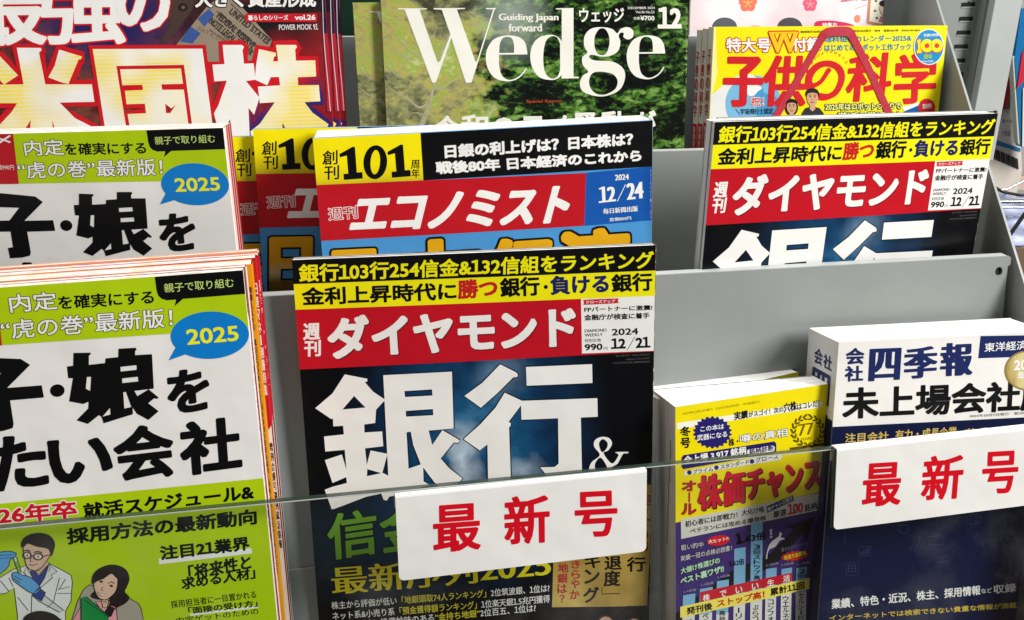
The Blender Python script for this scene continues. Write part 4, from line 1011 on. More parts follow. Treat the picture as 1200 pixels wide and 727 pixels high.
# pink strap of the gift box tied over the science magazine
def strap_path():
    q = []
    for x, y, n in ((907, 142, .9), (940, 84, 1.6), (962, 45, 2.4), (967, 38, 1.0), (974, 34.5, -1.5)):
        q.append((x, y, n))
    return q
K_.view(0, 0, 1)
pts = [(905, 143, 0), (925, 110, 0), (945, 76, .1), (961, 48, .5), (966, 40.5, .8), (972, 37.5, .9), (991, 37, .9), (996.5, 40.5, .8), (1001, 48, .5), (1015, 75, .1), (1031, 110, 0), (1047, 146, 0)]
V = []; Fc = []
cen = [np.array([*K_.px((x, y)), n]) for x, y, n in pts]
P_ = spline(cen, False, 5)
for i, p in enumerate(P_):
    d = P_[min(i + 1, len(P_) - 1)] - P_[max(0, i - 1)]; d = d / np.linalg.norm(d); sd = np.array([-d[1], d[0], 0.0]); sd /= np.linalg.norm(sd)
    wd = 2.7 + 0.6 * max(0, 1 - abs(i - len(P_) / 2) / 14)
    for a, b in ((-wd, -.35), (wd, -.35), (wd, .35), (-wd, .35)):
        q = p + sd * a + np.array([0, 0, b + 1.0]); V.append(K_.O + K_.R @ q)
    if i:
        k = 4 * i
        for j in range(4): Fc.append((k - 4 + j, k - 4 + (j + 1) % 4, k + (j + 1) % 4, k + j))
Fc += [(3, 2, 1, 0), tuple(range(len(V) - 4, len(V)))]
m_, nt_, b_ = new_mat('pink_strap_vinyl'); b_.inputs['Base Color'].default_value = (*lin((184, 34, 58)), 1); b_.inputs['Roughness'].default_value = 0.35
bp_ = nd(nt_, 'ShaderNodeBump'); bp_.inputs['Strength'].default_value = .2; bp_.inputs['Distance'].default_value = .0004; nt_.links.new(noise(nt_, 700, 2, .5, objco(nt_)), bp_.inputs['Height']); nt_.links.new(bp_.outputs[0], b_.inputs['Normal'])
MATS['strap'] = m_
st = mesh_obj('gift_strap', W3(V), Fc, [m_]); bevel(st, 0.0002)
tag(st, "crimson strap bent into a tall trapezoid over the yellow science magazine's cover", 'strap')

# ------------------------------------------------------------------ L  share investment guide, dark collage with glowing title
L_ = mag('L', 210, 0.6)
L_.view(0, 0, 1)
pL = {k: loc(L_, p) for k, p in dict(r=(110, 60), n=(300, 110), d=(300, 20), b=(120, 20)).items()}
def collage(nt):
    wv, co = warp(nt, 26, 0.03); n = noise(nt, 40, 6, 0.6, co)
    c = ramp(nt, [(0.3, (28, 18, 20)), (0.43, (84, 34, 34)), (0.55, (120, 66, 56)), (0.7, (58, 40, 50))], n)
    c = mixc(nt, math_(nt, 'MULTIPLY', blob(nt, wv, pL['b'], 0.06, 0.04), 1.6), c, (40, 36, 92))
    sx = nd(nt, 'ShaderNodeSeparateXYZ'); nt.links.new(wv, sx.inputs[0])
    r = nd(nt, 'ShaderNodeMapRange'); r.inputs[1].default_value = 0.02; r.inputs[2].default_value = 0.07; nt.links.new(sx.outputs[0], r.inputs[0])
    c = mixc(nt, math_(nt, 'MULTIPLY', r.outputs[0], 0.85), c, (142, 24, 32))
    return mixc(nt, math_(nt, 'MULTIPLY', blob(nt, wv, pL['d'], 0.07, 0.02), 1.5), c, (28, 24, 28))
cover_mat('collage_photo', collage)
def glow(nt):
    sx = nd(nt, 'ShaderNodeSeparateXYZ'); nt.links.new(objco(nt), sx.inputs[0])
    t = math_(nt, 'ADD', math_(nt, 'MULTIPLY', sx.outputs[0], 9.0), math_(nt, 'MULTIPLY_ADD', sx.outputs[1], -26.0, 26.0 * pL['n'][1] - 0.2))
    t = math_(nt, 'ADD', t, math_(nt, 'MULTIPLY_ADD', noise(nt, 30, 3, .5, objco(nt)), .6, -.3))
    return ramp(nt, [(0.35, (204, 26, 36)), (0.55, (130, 30, 66)), (0.75, (46, 34, 110))], t)
cover_mat('title_glow', glow)
def stripes(nt):
    sx = nd(nt, 'ShaderNodeSeparateXYZ'); co = objco(nt); nt.links.new(co, sx.inputs[0])
    w_ = math_(nt, 'MULTIPLY_ADD', math_(nt, 'SINE', math_(nt, 'MULTIPLY', sx.outputs[1], 2600.0)), .5, .5)
    n = noise(nt, 16, 2, .5, co)
    k = math_(nt, 'MULTIPLY', math_(nt, 'MULTIPLY_ADD', w_, .35, .65), ramp(nt, [(0.46, (0, 0, 0)), (0.6, (255, 255, 255))], n))
    return mixc(nt, k, (242, 240, 236), (242, 220, 92))
cover_mat('striped_yellow', stripes)
L_.view(190, 0, 4.543)
L_.poly('banknote_print', [(60, 260), (235, 40), (330, -40), (400, 10), (585, 215), (575, 245), (430, 420), (250, 330)], (150, 134, 116), 1)
for a, b in (((290, 60), (500, 245)), ((365, 20), (580, 222)), ((240, 110), (450, 300))): L_.stroke('banknote_print', [a, b], .5, (60, 54, 48), 2)
L_.text('banknote_lettering', 'FEDERAL RESERVE', (285, 92), (480, 262), (310, 64), (62, 56, 50), 0.06, 2)
L_.text('banknote_lettering', 'NOTE LEGAL TENDER', (245, 118), (470, 300), (268, 92), (62, 56, 50), 0.06, 2)
L_.text('banknote_lettering', 'UNITED STATES', (352, 70), (560, 240), (375, 42), (62, 56, 50), 0.06, 2)
L_.text('banknote_lettering', 'FOR ALL DEBTS PUBLIC', (250, 165), (350, 232), (256, 154), (80, 72, 64), 0.02, 2)
L_.text('banknote_lettering', 'JULY 4, 1776', (185, 160), (330, 240), (196, 136), (120, 100, 72), 0.02, 2)
for p in ([(190, 100), (250, 48), (278, 80), (226, 142)], [(96, 222), (152, 142), (206, 178), (162, 232)]): L_.poly('banknote_print', p, (60, 88, 150), 3)
L_.poly('portrait_print', [(10, -20), (150, -20), (172, 10), (150, 70), (110, 120), (60, 190), (20, 230), (0, 210), (40, 120)], (74, 56, 52), 1.5, smooth=True)
L_.poly('portrait_print', ellipse(110, 40, 26, 22, 20), (40, 32, 32), 2); L_.poly('portrait_print', ellipse(112, 40, 10, 9, 14), (110, 96, 88), 2.5)
L_.poly('banner_print', [(520, -200), (860, -200), (860, 60), (700, 70), (560, 50)], (34, 28, 30), 2, smooth=False)
L_.text('subtitle_lettering', '大きく資産形成', (176, 42), (820, 38), (172, -50), WHITE, 0.05, 4, out=((24, 20, 22), 0.05))
L_.poly('banner_print', [(450, 73), (818, 72), (826, 80), (826, 112), (818, 118), (448, 118), (441, 110), (441, 80)], (196, 30, 44), 3)
L_.text('subtitle_lettering', '暮らしのシリーズ', (458, 110), (672, 108), (456, 82), WHITE, 0.04, 5)
L_.text('subtitle_lettering', 'vol.26', (706, 108), (816, 107), (705, 80), WHITE, 0.07, 5)
L_.text('subtitle_lettering', 'POWER MOOK 91', (622, 161), (830, 158), (621, 130), (228, 224, 220), 0.02, 3)
TG = dict(layer=4)
def big(ch, bl, br, tl, col, bold, ow=0.06):
    L_.text('title_lettering', ch, bl, br, tl, 'title_glow', tuple(b + ow for b in bold), 3.2)
    L_.text('title_lettering', ch, (bl[0] + 0, bl[1]), br, tl, col, bold, 4.6)
def big(ch, bl, br, tl, col, bold, ow=0.05):
    L_.text('title_lettering', ch, bl, br, tl, col, bold, 4, out=('title_glow', ow))
L_.view(0, 0, 4.545)
big('最', (-190, 248), (252, 240), (-215, -190), WHITE, (.026, .02), .022)
big('強', (222, 246), (672, 236), (205, -170), WHITE, (.026, .02), .022)
big('の', (620, 170), (908, 168), (612, -140), WHITE, (.04, .03), .02)
def carve(contours):
    for c in contours[:1]: L_.stroke('title_lettering', c, 6.4, 'title_glow', 4, closed=True)
    for c in contours[1:]: L_.stroke('title_lettering', c, 2.6, 'title_glow', 4, closed=True)
    L_.shape('title_lettering', contours, 'striped_yellow', 5.2)
for cc in ([[(90, 255), (218, 256), (222, 270), (208, 280), (242, 450), (490, 450), (503, 543), (318, 547), (400, 630), (512, 686), (500, 800), (330, 800), (278, 640), (292, 800), (150, 800), (165, 640), (100, 740), (0, 800), (-90, 760), (0, 664), (60, 600), (92, 551), (-160, 552), (-160, 455), (126, 450)]],
           [[(315, 265), (438, 302), (430, 318), (420, 316), (365, 448), (330, 440), (258, 413), (292, 350)]], [[(-30, 280), (0, 300), (97, 402), (22, 452), (-60, 360)]],
           [[(494, 262), (1078, 260), (1150, 800), (578, 800)], [(620, 352), (980, 346), (1040, 790), (690, 790)]],
           [[(640, 370), (964, 366), (975, 447), (860, 450), (864, 479), (979, 478), (1014, 740), (702, 740), (680, 608), (778, 604), (772, 553), (674, 556), (666, 484), (762, 480), (758, 452), (652, 455)], [(880, 553), (912, 578), (936, 560), (908, 603), (884, 603)]]):
    carve(cc)
L_.view(190, 0, 4.543)
for cc in ([[(322, 240), (424, 240), (436, 250), (428, 268), (436, 340), (487, 338), (497, 425), (446, 432), (518, 520), (490, 612), (460, 575), (468, 760), (378, 760), (362, 635), (330, 690), (300, 700), (276, 605), (300, 560), (345, 430), (278, 434), (268, 345), (332, 342)]],
           [[(515, 262), (605, 282), (606, 300), (596, 303), (590, 328), (618, 326), (606, 240), (712, 240), (718, 252), (708, 264), (712, 324), (815, 322), (820, 408), (722, 412), (724, 455), (834, 453), (842, 540), (758, 545), (800, 600), (886, 662), (840, 760), (700, 760), (640, 655), (642, 760), (480, 760), (470, 700), (520, 660), (600, 545), (520, 550), (510, 462), (628, 455), (622, 410), (578, 412), (560, 455), (494, 425), (500, 350)]]):
    carve(cc)
L_.view(360, 0, 9.96)
for p_, c_ in (([(165, -600), (215, -600), (235, 390), (186, 390)], (24, 30, 62)), ([(186, 390), (235, 390), (290, 1300), (232, 1300)], (176, 34, 54))): L_.poly('spine_print', p_, c_, 6)
L_.stroke('spine_print', [(172, -200), (190, 380), (215, 700), (245, 1000), (270, 1300)], .5, (206, 200, 206), 7)  # pale line: worn cover edge with its highlight painted in
rl = L_.build('magazine', 4.6, 'collage_photo', 'R', (150, 30, 44))
def lspine(m, T):
    s = spine_sheet(m, T)
    s.poly('spine_print', [(0, 0), (T, 0), (T, -58.5), (0, -58.5)], (22, 26, 58), 0, loc=True)
    attach(s, m)
lspine(L_, 4.6)
GL = 'share investing guides with a dark collage cover'
tag(rl, 'dark collage share investing guide with huge striped lettering, front copy', 'magazine', GL)
for i, (dn, du, dv) in enumerate(((4.9, 5.3, -.3), (9.8, 9.4, -.8))):
    c = copy_tree(rl); shift(c, -dn, du, dv); tag(c, ('dark collage share investing guide directly behind the front copy, right edge showing', 'dark collage share investing guide, rearmost of three, right edge showing')[i], 'magazine', GL)

# ------------------------------------------------------------------ rear pocket
Rb = FR['L'][1]
Pk = Mag(aty(810, 0, 745), Rb, 160, 190)
Pk.O = aty(809.5, 0, 745.0) + Pk.R @ np.array([0, 78.0, 0])
Pk.H = (Pk.O[2] + 335) / Pk.R[2, 1]
def pinkp(nt):
    wv, co = warp(nt, 14, .05); n = noise(nt, 12, 3, .5, wv); return ramp(nt, [(.36, (240, 236, 236)), (.5, (234, 214, 216)), (.62, (228, 184, 192))], n)
cover_mat('pink_print', pinkp)
Pk.view(800, 0, 3.871)
def blossom(cx, cy, r, c, c2):
    for i in range(5):
        a = math.radians(72 * i - 90); Pk.poly('flower_print', ellipse(cx + r * .55 * math.cos(a), cy + r * .55 * math.sin(a), r * .5, r * .5, 20), c, 2 + .02 * i)
        Pk.stroke('flower_print', [(cx, cy), (cx + r * .6 * math.cos(a), cy + r * .6 * math.sin(a))], .5, c2, 3)
blossom(296, 14, 40, (232, 118, 92), (244, 208, 120)); blossom(578, 20, 32, (222, 90, 122), (244, 180, 150))
blossom(150, -90, 38, (222, 90, 122), (244, 180, 150)); blossom(440, -110, 42, (232, 118, 92), (244, 208, 120))
for cx, cy, c, nm in ((190, 150, (86, 90, 98), 'elder_portrait'), (486, 150, (74, 72, 78), 'woman_portrait')):
    Pk.poly(nm, ellipse(cx, cy + 90, 78, 60, 24), (180, 170, 176), 1.5); Pk.poly(nm, ellipse(cx, cy, 58, 70, 28), (214, 176, 152), 2); Pk.poly(nm, ellipse(cx, cy - 28, 56, 42, 28), c, 2.5)
Pk.poly('flower_print', ellipse(330, 150, 50, 34, 28), (216, 160, 140), 2)
Pk.poly('banner_print', [(600, 104), (650, 94), (720, 100), (780, 118), (800, 160), (620, 160)], (206, 40, 90), 3, smooth=True); Pk.text('lettering', '特集お', (632, 124), (700, 122), (632, 104), WHITE, .03, 4)
Pk.poly('banner_print', ellipse(792, 85, 14, 18, 20), (230, 140, 110), 2)
Pk.poly('calendar_print', [(850, -120), (1004, -116), (978, 122), (834, 106)], (206, 136, 110), 2); Pk.poly('calendar_print', [(862, -112), (992, -108), (968, 110), (846, 96)], (240, 234, 212), 3)
Pk.poly('calendar_print', ellipse(918, 40, 26, 34, 20), (226, 196, 176), 3.5, line=(60, 50, 50), lw=.4); Pk.poly('calendar_print', ellipse(918, 16, 28, 16, 20), (40, 36, 40), 4.5); Pk.poly('calendar_print', [(895, 75), (942, 75), (950, 102), (888, 100)], (200, 120, 130), 4)
for x, y in ((876, 5), (872, 50), (958, 10), (962, 60), (880, 82), (950, 92)): Pk.poly('calendar_print', ellipse(x, y, 7, 6, 10), (120, 110, 100), 4)
Pk.poly('sun_print', [(985, -60), (1040, -40), (1040, 40), (1000, 52), (972, 20)], (242, 216, 60), 1.5)
Pk.text('lettering', '立体カレンダー付録', (718, 10), (835, 4), (718, -12), (206, 60, 90), .03, 4)
Pk.stroke('lettering', [(780, 42), (835, 22)], .4, (206, 120, 70), 4)
rp = Pk.build('magazine', 5.0, 'pink_print', 'L', (236, 226, 228)); tag(rp, 'pink and white magazine with plum blossoms behind the yellow science magazine', 'magazine')
Gn = Mag(aty(330, 0, 752) + Pk.R @ np.array([0, 70.0, 0]), Rb, 150, 180); Gn.H = (Gn.O[2] + 335) / Gn.R[2, 1]
Gn.view(0, 0, 1); Gn.band('cover_print', (330, -60), (480, -60), (480, 60), (330, 60), (16, 44, 32), 1, True, True, True)
rg_ = Gn.build('magazine', 5.0, (10, 34, 24), 'R', (10, 30, 22)); tag(rg_, 'dark green magazine sliver between the collage guide and the forest monthly', 'magazine')

# ------------------------------------------------------------------ D  small yellow and purple stock handbook
D_ = mag('D', 105, 0.0)
DY = (240, 220, 8); PUR = (66, 48, 112)
D_.view(780, 540, 6.0)
D_.band('upper_panel', (60, -380), (1150, -560), (1115, 215), (62, 438), DY, 1, True, True, True)
D_.view(770, 420, 4.543)
D_.text('imprint_lettering', '2024年12月1日発行（12月3月6月9月・年4回発行）', (138, 302), (545, 238), (136, 288), (110, 98, 20), 0.0, 2)
D_.poly('blurb_print', [(105, 345), (410, 300), (868, 226), (880, 240), (868, 262), (410, 330), (105, 378)], (240, 238, 226), 2)
D_.text('blurb_lettering', [('実績', BLACK)], (410, 330), (484, 318), (408, 286), None, .04, 3)
D_.text('blurb_lettering', 'がスゴイ！次の', (486, 316), (672, 286), (484, 284), BLACK, .03, 3)
D_.text('blurb_lettering', '穴株', (674, 290), (744, 276), (672, 240), BLACK, .04, 3)
D_.text('blurb_lettering', 'はコレだ！', (746, 276), (864, 254), (744, 242), BLACK, .03, 3)
D_.vtext('blurb_lettering', '冬号', [(122, 362, 178, 415), (124, 422, 176, 478)], BLACK, .05, 3, None, .1)
star = []
for i in range(44):
    a = 2 * math.pi * i / 44; r = 1.0 if i % 2 else 0.86; star.append((294 + 106 * r * math.cos(a), 394 + 88 * r * math.sin(a)))
D_.poly('burst', star, (36, 30, 106), 3)
D_.text('burst_lettering', 'この本は', (230, 392), (356, 376), (229, 362), WHITE, .025, 4)
D_.text('burst_lettering', '武器になる', (212, 440), (372, 418), (211, 408), WHITE, .025, 4)
D_.text('blurb_lettering', '株・', (380, 470), (432, 460), (379, 430), BLACK, .03, 3)
D_.text('blurb_lettering', '噂の真相', (440, 452), (694, 414), (438, 408), WHITE, .03, 3, out=(BLACK, .05))
for s in (-1, 1):
    for i in range(9):
        a = math.radians(100 + 20 * i if s < 0 else 80 - 20 * i); cx, cy = 802 + 84 * math.cos(a) * 1.0, 388 - 82 * math.sin(a)
        D_.poly('laurel_print', ellipse(cx, cy, 17, 6, 12, -math.degrees(a) + (60 if s < 0 else 120)), (104, 84, 16), 3)
        cx, cy = 802 + 68 * math.cos(a), 388 - 66 * math.sin(a); D_.poly('laurel_print', ellipse(cx, cy, 12, 5, 12, -math.degrees(a) + (110 if s < 0 else 70)), (104, 84, 16), 3)
D_.text('laurel_print', '77', (752, 414), (834, 402), (750, 352), (120, 96, 18), (.03, 0), 3)
D_.text('laurel_print', 'YEARS', (764, 440), (824, 430), (763, 426), (120, 96, 18), .0, 3)
D_.poly('laurel_print', [(705, 476), (890, 448), (894, 462), (708, 492)], (104, 84, 16), 3)
D_.poly('blurb_print', [(140, 515), (625, 442), (634, 455), (634, 492), (625, 505), (140, 590), (130, 578), (130, 528)], (34, 28, 92), 3)
D_.text('blurb_lettering', '全上場 3,917 銘柄', (142, 568), (474, 512), (140, 522), WHITE, .04, 4)
D_.poly('blurb_print', [(484, 486), (612, 462), (626, 472), (624, 490), (612, 498), (492, 518), (480, 508), (478, 494)], (232, 230, 224), 4)
D_.text('blurb_lettering', '銘柄診断', (490, 514), (620, 490), (489, 482), (34, 28, 92), .03, 5)
D_.view(780, 540, 6.0)
D_.poly('blurb_print', [(130, 76), (800, -52), (815, -44), (815, -16), (800, -6), (130, 104)], (236, 234, 226), 3)
D_.text('blurb_lettering', 'プライム', (190, 96), (332, 70), (190, 64), (24, 22, 40), .02, 4)
D_.text('blurb_lettering', 'スタンダード', (385, 60), (585, 22), (385, 26), (24, 22, 40), .02, 4)
D_.text('blurb_lettering', 'グロース', (632, 14), (790, -14), (632, -22), (24, 22, 40), .02, 4)
for x, y in ((166, 82), (356, 48), (606, 4)): D_.poly('blurb_print', ellipse(x, y, 16, 16, 18), (36, 30, 106), 4)
DR = (196, 26, 44); DS = ((34, 22, 30), .035, -.035)
D_.vtext('title_lettering', 'オール', [(116, 140, 212, 212), (140, 222, 192, 292), (112, 300, 214, 378)], DR, .05, 4, ((34, 22, 30), .03))
D_.text('title_lettering', '株価', (222, 356), (555, 296), (222, 108), DR, (.034, .024), 4, shadow=DS)
D_.text('title_lettering', 'チャンス', (560, 288), (1104, 196), (560, 66), DR, (.045, .04), 4, shadow=DS, tr=(1090, -20))
D_.poly('blurb_print', [(106, 412), (1086, 225), (1084, 345), (108, 550)], (206, 204, 196), 3)
D_.text('blurb_lettering', '初心者には即戦力！', (136, 468), (505, 400), (134, 424), BLACK, .03, 4)
D_.text('blurb_lettering', '大化け株', (535, 388), (694, 360), (533, 346), BLACK, .03, 4)
D_.text('blurb_lettering', 'ベテランには攻める爆発株', (170, 514), (706, 418), (168, 478), BLACK, .03, 4)
D_.poly('blurb_print', [(706, 322), (894, 240), (902, 278), (714, 366)], (32, 28, 84), 4)
D_.text('blurb_lettering', '株チャン三冠王', (718, 358), (894, 272), (712, 330), WHITE, .02, 5)
D_.text('blurb_lettering', '厳選', (756, 402), (848, 384), (754, 354), BLACK, .03, 4)
D_.text('blurb_lettering', '100', (856, 382), (966, 362), (854, 306), (196, 30, 50), .06, 4)
D_.text('blurb_lettering', '銘柄', (976, 362), (1064, 340), (974, 308), BLACK, .03, 4)
D_.view(780, 627, 6.0)
D_.poly('chart_arrow', [(40, 560), (240, 420), (470, 250), (740, 130), (900, -40), (850, -60), (1050, -125), (985, 45), (960, -10), (800, 180), (560, 330), (330, 480), (100, 600), (40, 640)], (30, 28, 34), 2)
bars = [(122, 424, 208, 410, 640), (240, 380, 330, 365, 640), (360, 325, 444, 312, 640), (482, 98, 562, 84, 640), (600, -80, 682, -94, 640), (704, 240, 780, 228, 640), (814, 240, 888, 228, 640), (918, 234, 992, 222, 640)]
for x0, a, x1, b, yb in bars: D_.poly('chart_bar', [(x0, a), (x1, b), (x1 - 8, yb), (x0 - 8, yb)], (124, 176, 210), 3)
for x0, a, x1, b, yb in bars: D_.poly('chart_bar', [(x0 - 4, 560 if x0 < 400 else 470 if x0 < 700 else 410), (x1 - 4, 545 if x0 < 400 else 455 if x0 < 700 else 395), (x1 - 9, 700), (x0 - 9, 700)], (214, 214, 208), 4)
D_.poly('ribbon_print', [(242, 400), (886, 264), (884, 322), (244, 472)], (196, 30, 48), 5)
D_.poly('ribbon_print', [(100, 504), (1010, 300), (1008, 378), (102, 582)], (238, 222, 96), 6)
for ch, x, y in zip('株でいい生活', (284, 402, 514, 628, 736, 848), (440, 414, 388, 362, 336, 306)): D_.text('ribbon_lettering', ch, (x - 24, y + 26), (x + 24, y + 16), (x - 24, y - 20), WHITE, .03, 6)
D_.text('ribbon_lettering', '発刊後', (146, 562), (328, 522), (144, 510), BLACK, .05, 7)
D_.text('ribbon_lettering', 'ストップ高！', (360, 508), (694, 440), (358, 456), (196, 40, 20), .05, 7)
D_.text('ribbon_lettering', '累計11回', (734, 428), (974, 376), (732, 374), BLACK, .05, 7)
D_.text('chart_lettering', '1', (502, 66), (544, 58), (488, -12), BLACK, .09, 5); D_.text('chart_lettering', '.63倍', (548, 56), (706, 30), (546, 0), BLACK, .06, 5)
D_.text('chart_lettering', '！', (730, 22), (750, 18), (728, -40), (196, 190, 210), .05, 5)
D_.text('chart_lettering', '1.62倍', (446, 224), (552, 206), (444, 180), (24, 22, 40), .03, 5)
D_.vtext('chart_lettering', '3回ストップ高', [(618, 66 + 36 * i, 664, 98 + 36 * i) for i in range(7)], BLACK, .03, 5)
D_.vtext('chart_lettering', '2回', [(928, 238, 988, 268), (928, 272, 988, 300)], BLACK, .03, 5)
for x, y in ((122, 408), (244, 360), (360, 306), (702, 222), (808, 220), (920, 214)): D_.text('chart_lettering', '1.4倍高', (x, y), (x + 90, y - 16), (x, y - 18), (150, 146, 170), .02, 5)
D_.text('chart_lettering', '狙い的中', (106, 110), (264, 84), (104, 70), (196, 190, 206), .02, 4, out=(BLACK, .06))
D_.poly('hit_badge', ellipse(370, 38, 82, 36, 32, -8), (206, 28, 40), 4); D_.text('burst_lettering', '大ヒット!!', (300, 62), (440, 36), (298, 34), WHITE, .03, 5)
D_.text('chart_lettering', '実績一冠の点検必読書！', (104, 186), (465, 108), (102, 146), (196, 190, 206), .02, 4, out=(BLACK, .06))
MINT = (186, 222, 190)
D_.text('chart_lettering', '大儲け株選びの', (106, 274), (380, 196), (102, 232), MINT, .03, 5, out=((20, 92, 60), .05))
D_.text('chart_lettering', 'ベスト裏ワザ!!', (104, 350), (408, 258), (100, 300), MINT, .05, 5, out=((20, 92, 60), .05))
D_.poly('leaping_figure', [(704, 160), (718, 90), (740, 50), (790, 10), (800, -20), (816, -10), (808, 14), (836, 26), (800, 40), (770, 80), (730, 100), (716, 130), (712, 164)], (216, 214, 218), 5, smooth=True)
D_.text('chart_lettering', '驚きのボテンシャル', (812, 120), (1002, 68), (810, 92), (120, 116, 130), .02, 5)
fl = [(906 + (96 if i % 2 else 82) * math.cos(i * math.pi / 16) * 1.05, 146 + (36 if i % 2 else 28) * math.sin(i * math.pi / 16) - (math.cos(i * math.pi / 16)) * 12) for i in range(32)]
D_.poly('flame_burst', fl, (212, 60, 32), 5); D_.text('burst_lettering', '先取り急騰株', (832, 176), (986, 136), (830, 146), (246, 226, 60), .03, 6)
D_.vtext('author_lettering', '監修　経済評論家', [(1054, -120 + 30 * i, 1076, -94 + 30 * i) for i in range(8)], (186, 182, 196), .0, 3)
D_.vtext('author_lettering', '山田　晃', [(1038, 158 + 44 * i, 1072, 196 + 44 * i) for i in range(4)], (206, 202, 212), .01, 3)
for x, t in ((140, 'ブイ'), (258, 'ベルブ'), (376, '高砂鉄'), (492, 'ーリン'), (610, 'ぷらっと'), (716, 'コンフォ'), (822, 'ウェルネス'), (930, 'セルシード')):
    y0 = 590 if x < 200 else 550 if x < 300 else 530 if x < 400 else 510 if x < 500 else 490 if x < 700 else 452 if x < 800 else 428 if x < 900 else 405
    D_.vtext('chart_lettering', t, [(x, y0 + 40 * i, x + 42, y0 + 36 + 40 * i) for i in range(len(t))], BLACK, .02, 6)
rd = D_.build('book', 17.0, PUR, 'R', (60, 44, 100), 'pages_white', T2=34.0)
GD = 'small yellow and purple stock handbooks'
tag(rd, 'small thick yellow and purple stock handbook, front one of two', 'book', GD)
rd2 = copy_tree(rd); rd2.matrix_world = rd2.matrix_world @ Matrix.Translation((0, -2.8 * MM, -25.8 * MM)) @ Matrix.Rotation(math.radians(9.3), 4, 'Y'); tag(rd2, 'small thick yellow stock handbook behind the front one, only its page top showing', 'book', GD)
# thumb index cut into the page edges of the handbook
for k, (n0, v0) in enumerate(((-7.0, -24), (-8.4, -39), (-9.8, -54), (-11.2, -69), (-12.6, -84))):
    v = [((-105 / 2 + .28) * MM, (v + D_.H) * MM, n * MM) for v, n in ((v0, n0), (v0, n0 - .9), (v0 - 14, n0 - 1.2), (v0 - 14, n0 - .3))]
    mesh_obj('index_mark', v, [(0, 1, 2, 3)], [ink((40, 40, 46))], None, rd)

# ------------------------------------------------------------------ C  thick white handbook of unlisted companies
C_ = mag('C', 148, 0.0)
CN = (28, 40, 92); 
C_.view(940, 360, 4.04)
C_.band('belly_band', (130, 568), (1050, 522), (1000, 1600), (80, 1640), (17, 25, 60), 1, True, True, False, True)
C_.vtext('title_lettering', '会社', [(207, 193, 294, 272), (202, 278, 288, 352)], CN, .05, 2, None, .03)
for ch, q in (('四', ((312, 352), (462, 345), (320, 198))), ('季', ((478, 342), (638, 332), (482, 192))), ('報', ((652, 330), (806, 322), (656, 172)))):
    C_.text('title_lettering', ch, *q, CN, (.06, .015), 2)
C_.text('title_lettering', '未上場会社版', (190, 532), (1190, 486), (192, 382), BLACK, .05, 2)
C_.poly('publisher_panel', [(845, 137), (1700, 104), (1700, 200), (834, 242)], CN, 2)
C_.text('title_lettering', '東洋経済新報社', (862, 213), (1210, 190), (864, 170), WHITE, .02, 3)
C_.text('imprint_lettering', '2024年10月7日発行　第220号　ISSN 1342-6346', (792, 523), (1240, 496), (792, 510), (60, 60, 70), 0.0, 2)
C_.text('band_lettering', '注目会社', (202, 642), (408, 632), (204, 598), (206, 178, 92), .03, 2)
C_.text('band_lettering', '有力・成長企業', (440, 632), (730, 615), (442, 582), (206, 178, 92), .03, 2)
C_.text('band_lettering', 'ベンチャー企業', (756, 614), (1040, 600), (758, 570), (206, 178, 92), .03, 2)
def medal(nt):
    n = noise(nt, 1.0, 3, .5, objco(nt, (60, 20, 1))); return ramp(nt, [(.3, (140, 118, 60)), (.5, (188, 168, 104)), (.7, (220, 206, 150))], n)
cover_mat('gold_medal', medal, .25)
C_.poly('medal', ellipse(1064, 300, 106, 94, 48), (150, 128, 66), 3); C_.poly('medal', ellipse(1064, 300, 98, 87, 48), 'gold_medal', 4)
C_.text('medal_lettering', '2025', (1000, 300), (1122, 292), (1002, 252), WHITE, .06, 5); C_.text('medal_lettering', '年版', (1016, 345), (1098, 340), (1018, 306), WHITE, .03, 5)
C_.view(960, 590, 5.0)
C_.text('band_lettering', '業績、特色・近況、株主、採用情報', (72, 620), (944, 535), (70, 562), WHITE, .03, 2)
C_.text('band_lettering', 'など', (950, 528), (1012, 522), (948, 500), WHITE, .01, 2)
C_.text('band_lettering', '収録', (1022, 530), (1154, 518), (1020, 478), WHITE, .04, 2)
C_.text('band_lettering', 'インターネットでは検索できない貴重な情報が満載', (60, 690), (1156, 612), (58, 655), (214, 186, 70), .025, 2)
IC = (52, 66, 112)
def box_(x, y, w, h): C_.stroke('icon_print', [(x, y), (x + w, y - 4), (x + w, y + h - 4), (x, y + h)], .35, IC, 1.4, closed=True)
box_(232, 256, 76, 52); box_(158, 350, 70, 74); box_(640, 195, 82, 50)
for i in range(4): C_.stroke('icon_print', [(246 + 15 * i, 300 - 1 * i), (246 + 15 * i, 284 - 9 * i)], .7, IC, 1.4)
for i in range(3):
    for j in range(3): C_.poly('icon_print', ellipse(174 + 18 * i, 366 + 16 * j, 5, 5, 8), IC, 1.4)
C_.stroke('icon_print', ellipse(495, 150, 32, 26, 24), .35, IC, 1.4, closed=True); C_.stroke('icon_print', ellipse(905, 95, 44, 32, 24), .35, IC, 1.4, closed=True)
for i in (-1, 0, 1): C_.stroke('icon_print', ellipse(905, 95, 15 + 12 * abs(i), 32, 20), .25, IC, 1.4, closed=True)
C_.stroke('icon_print', [(525, 285), (545, 245), (562, 280), (590, 200)], .35, IC, 1.4); C_.stroke('icon_print', ellipse(1100, 205, 38, 36, 24), .35, IC, 1.4, closed=True); C_.text('icon_print', '¥', (1086, 222), (1114, 220), (1086, 186), IC, .0, 1.4)
C_.stroke('icon_print', [(690, 345), (760, 340), (750, 300), (720, 320)], .35, IC, 1.4); C_.stroke('icon_print', [(664, 196), (664, 182), (698, 180), (698, 193)], .35, IC, 1.4)
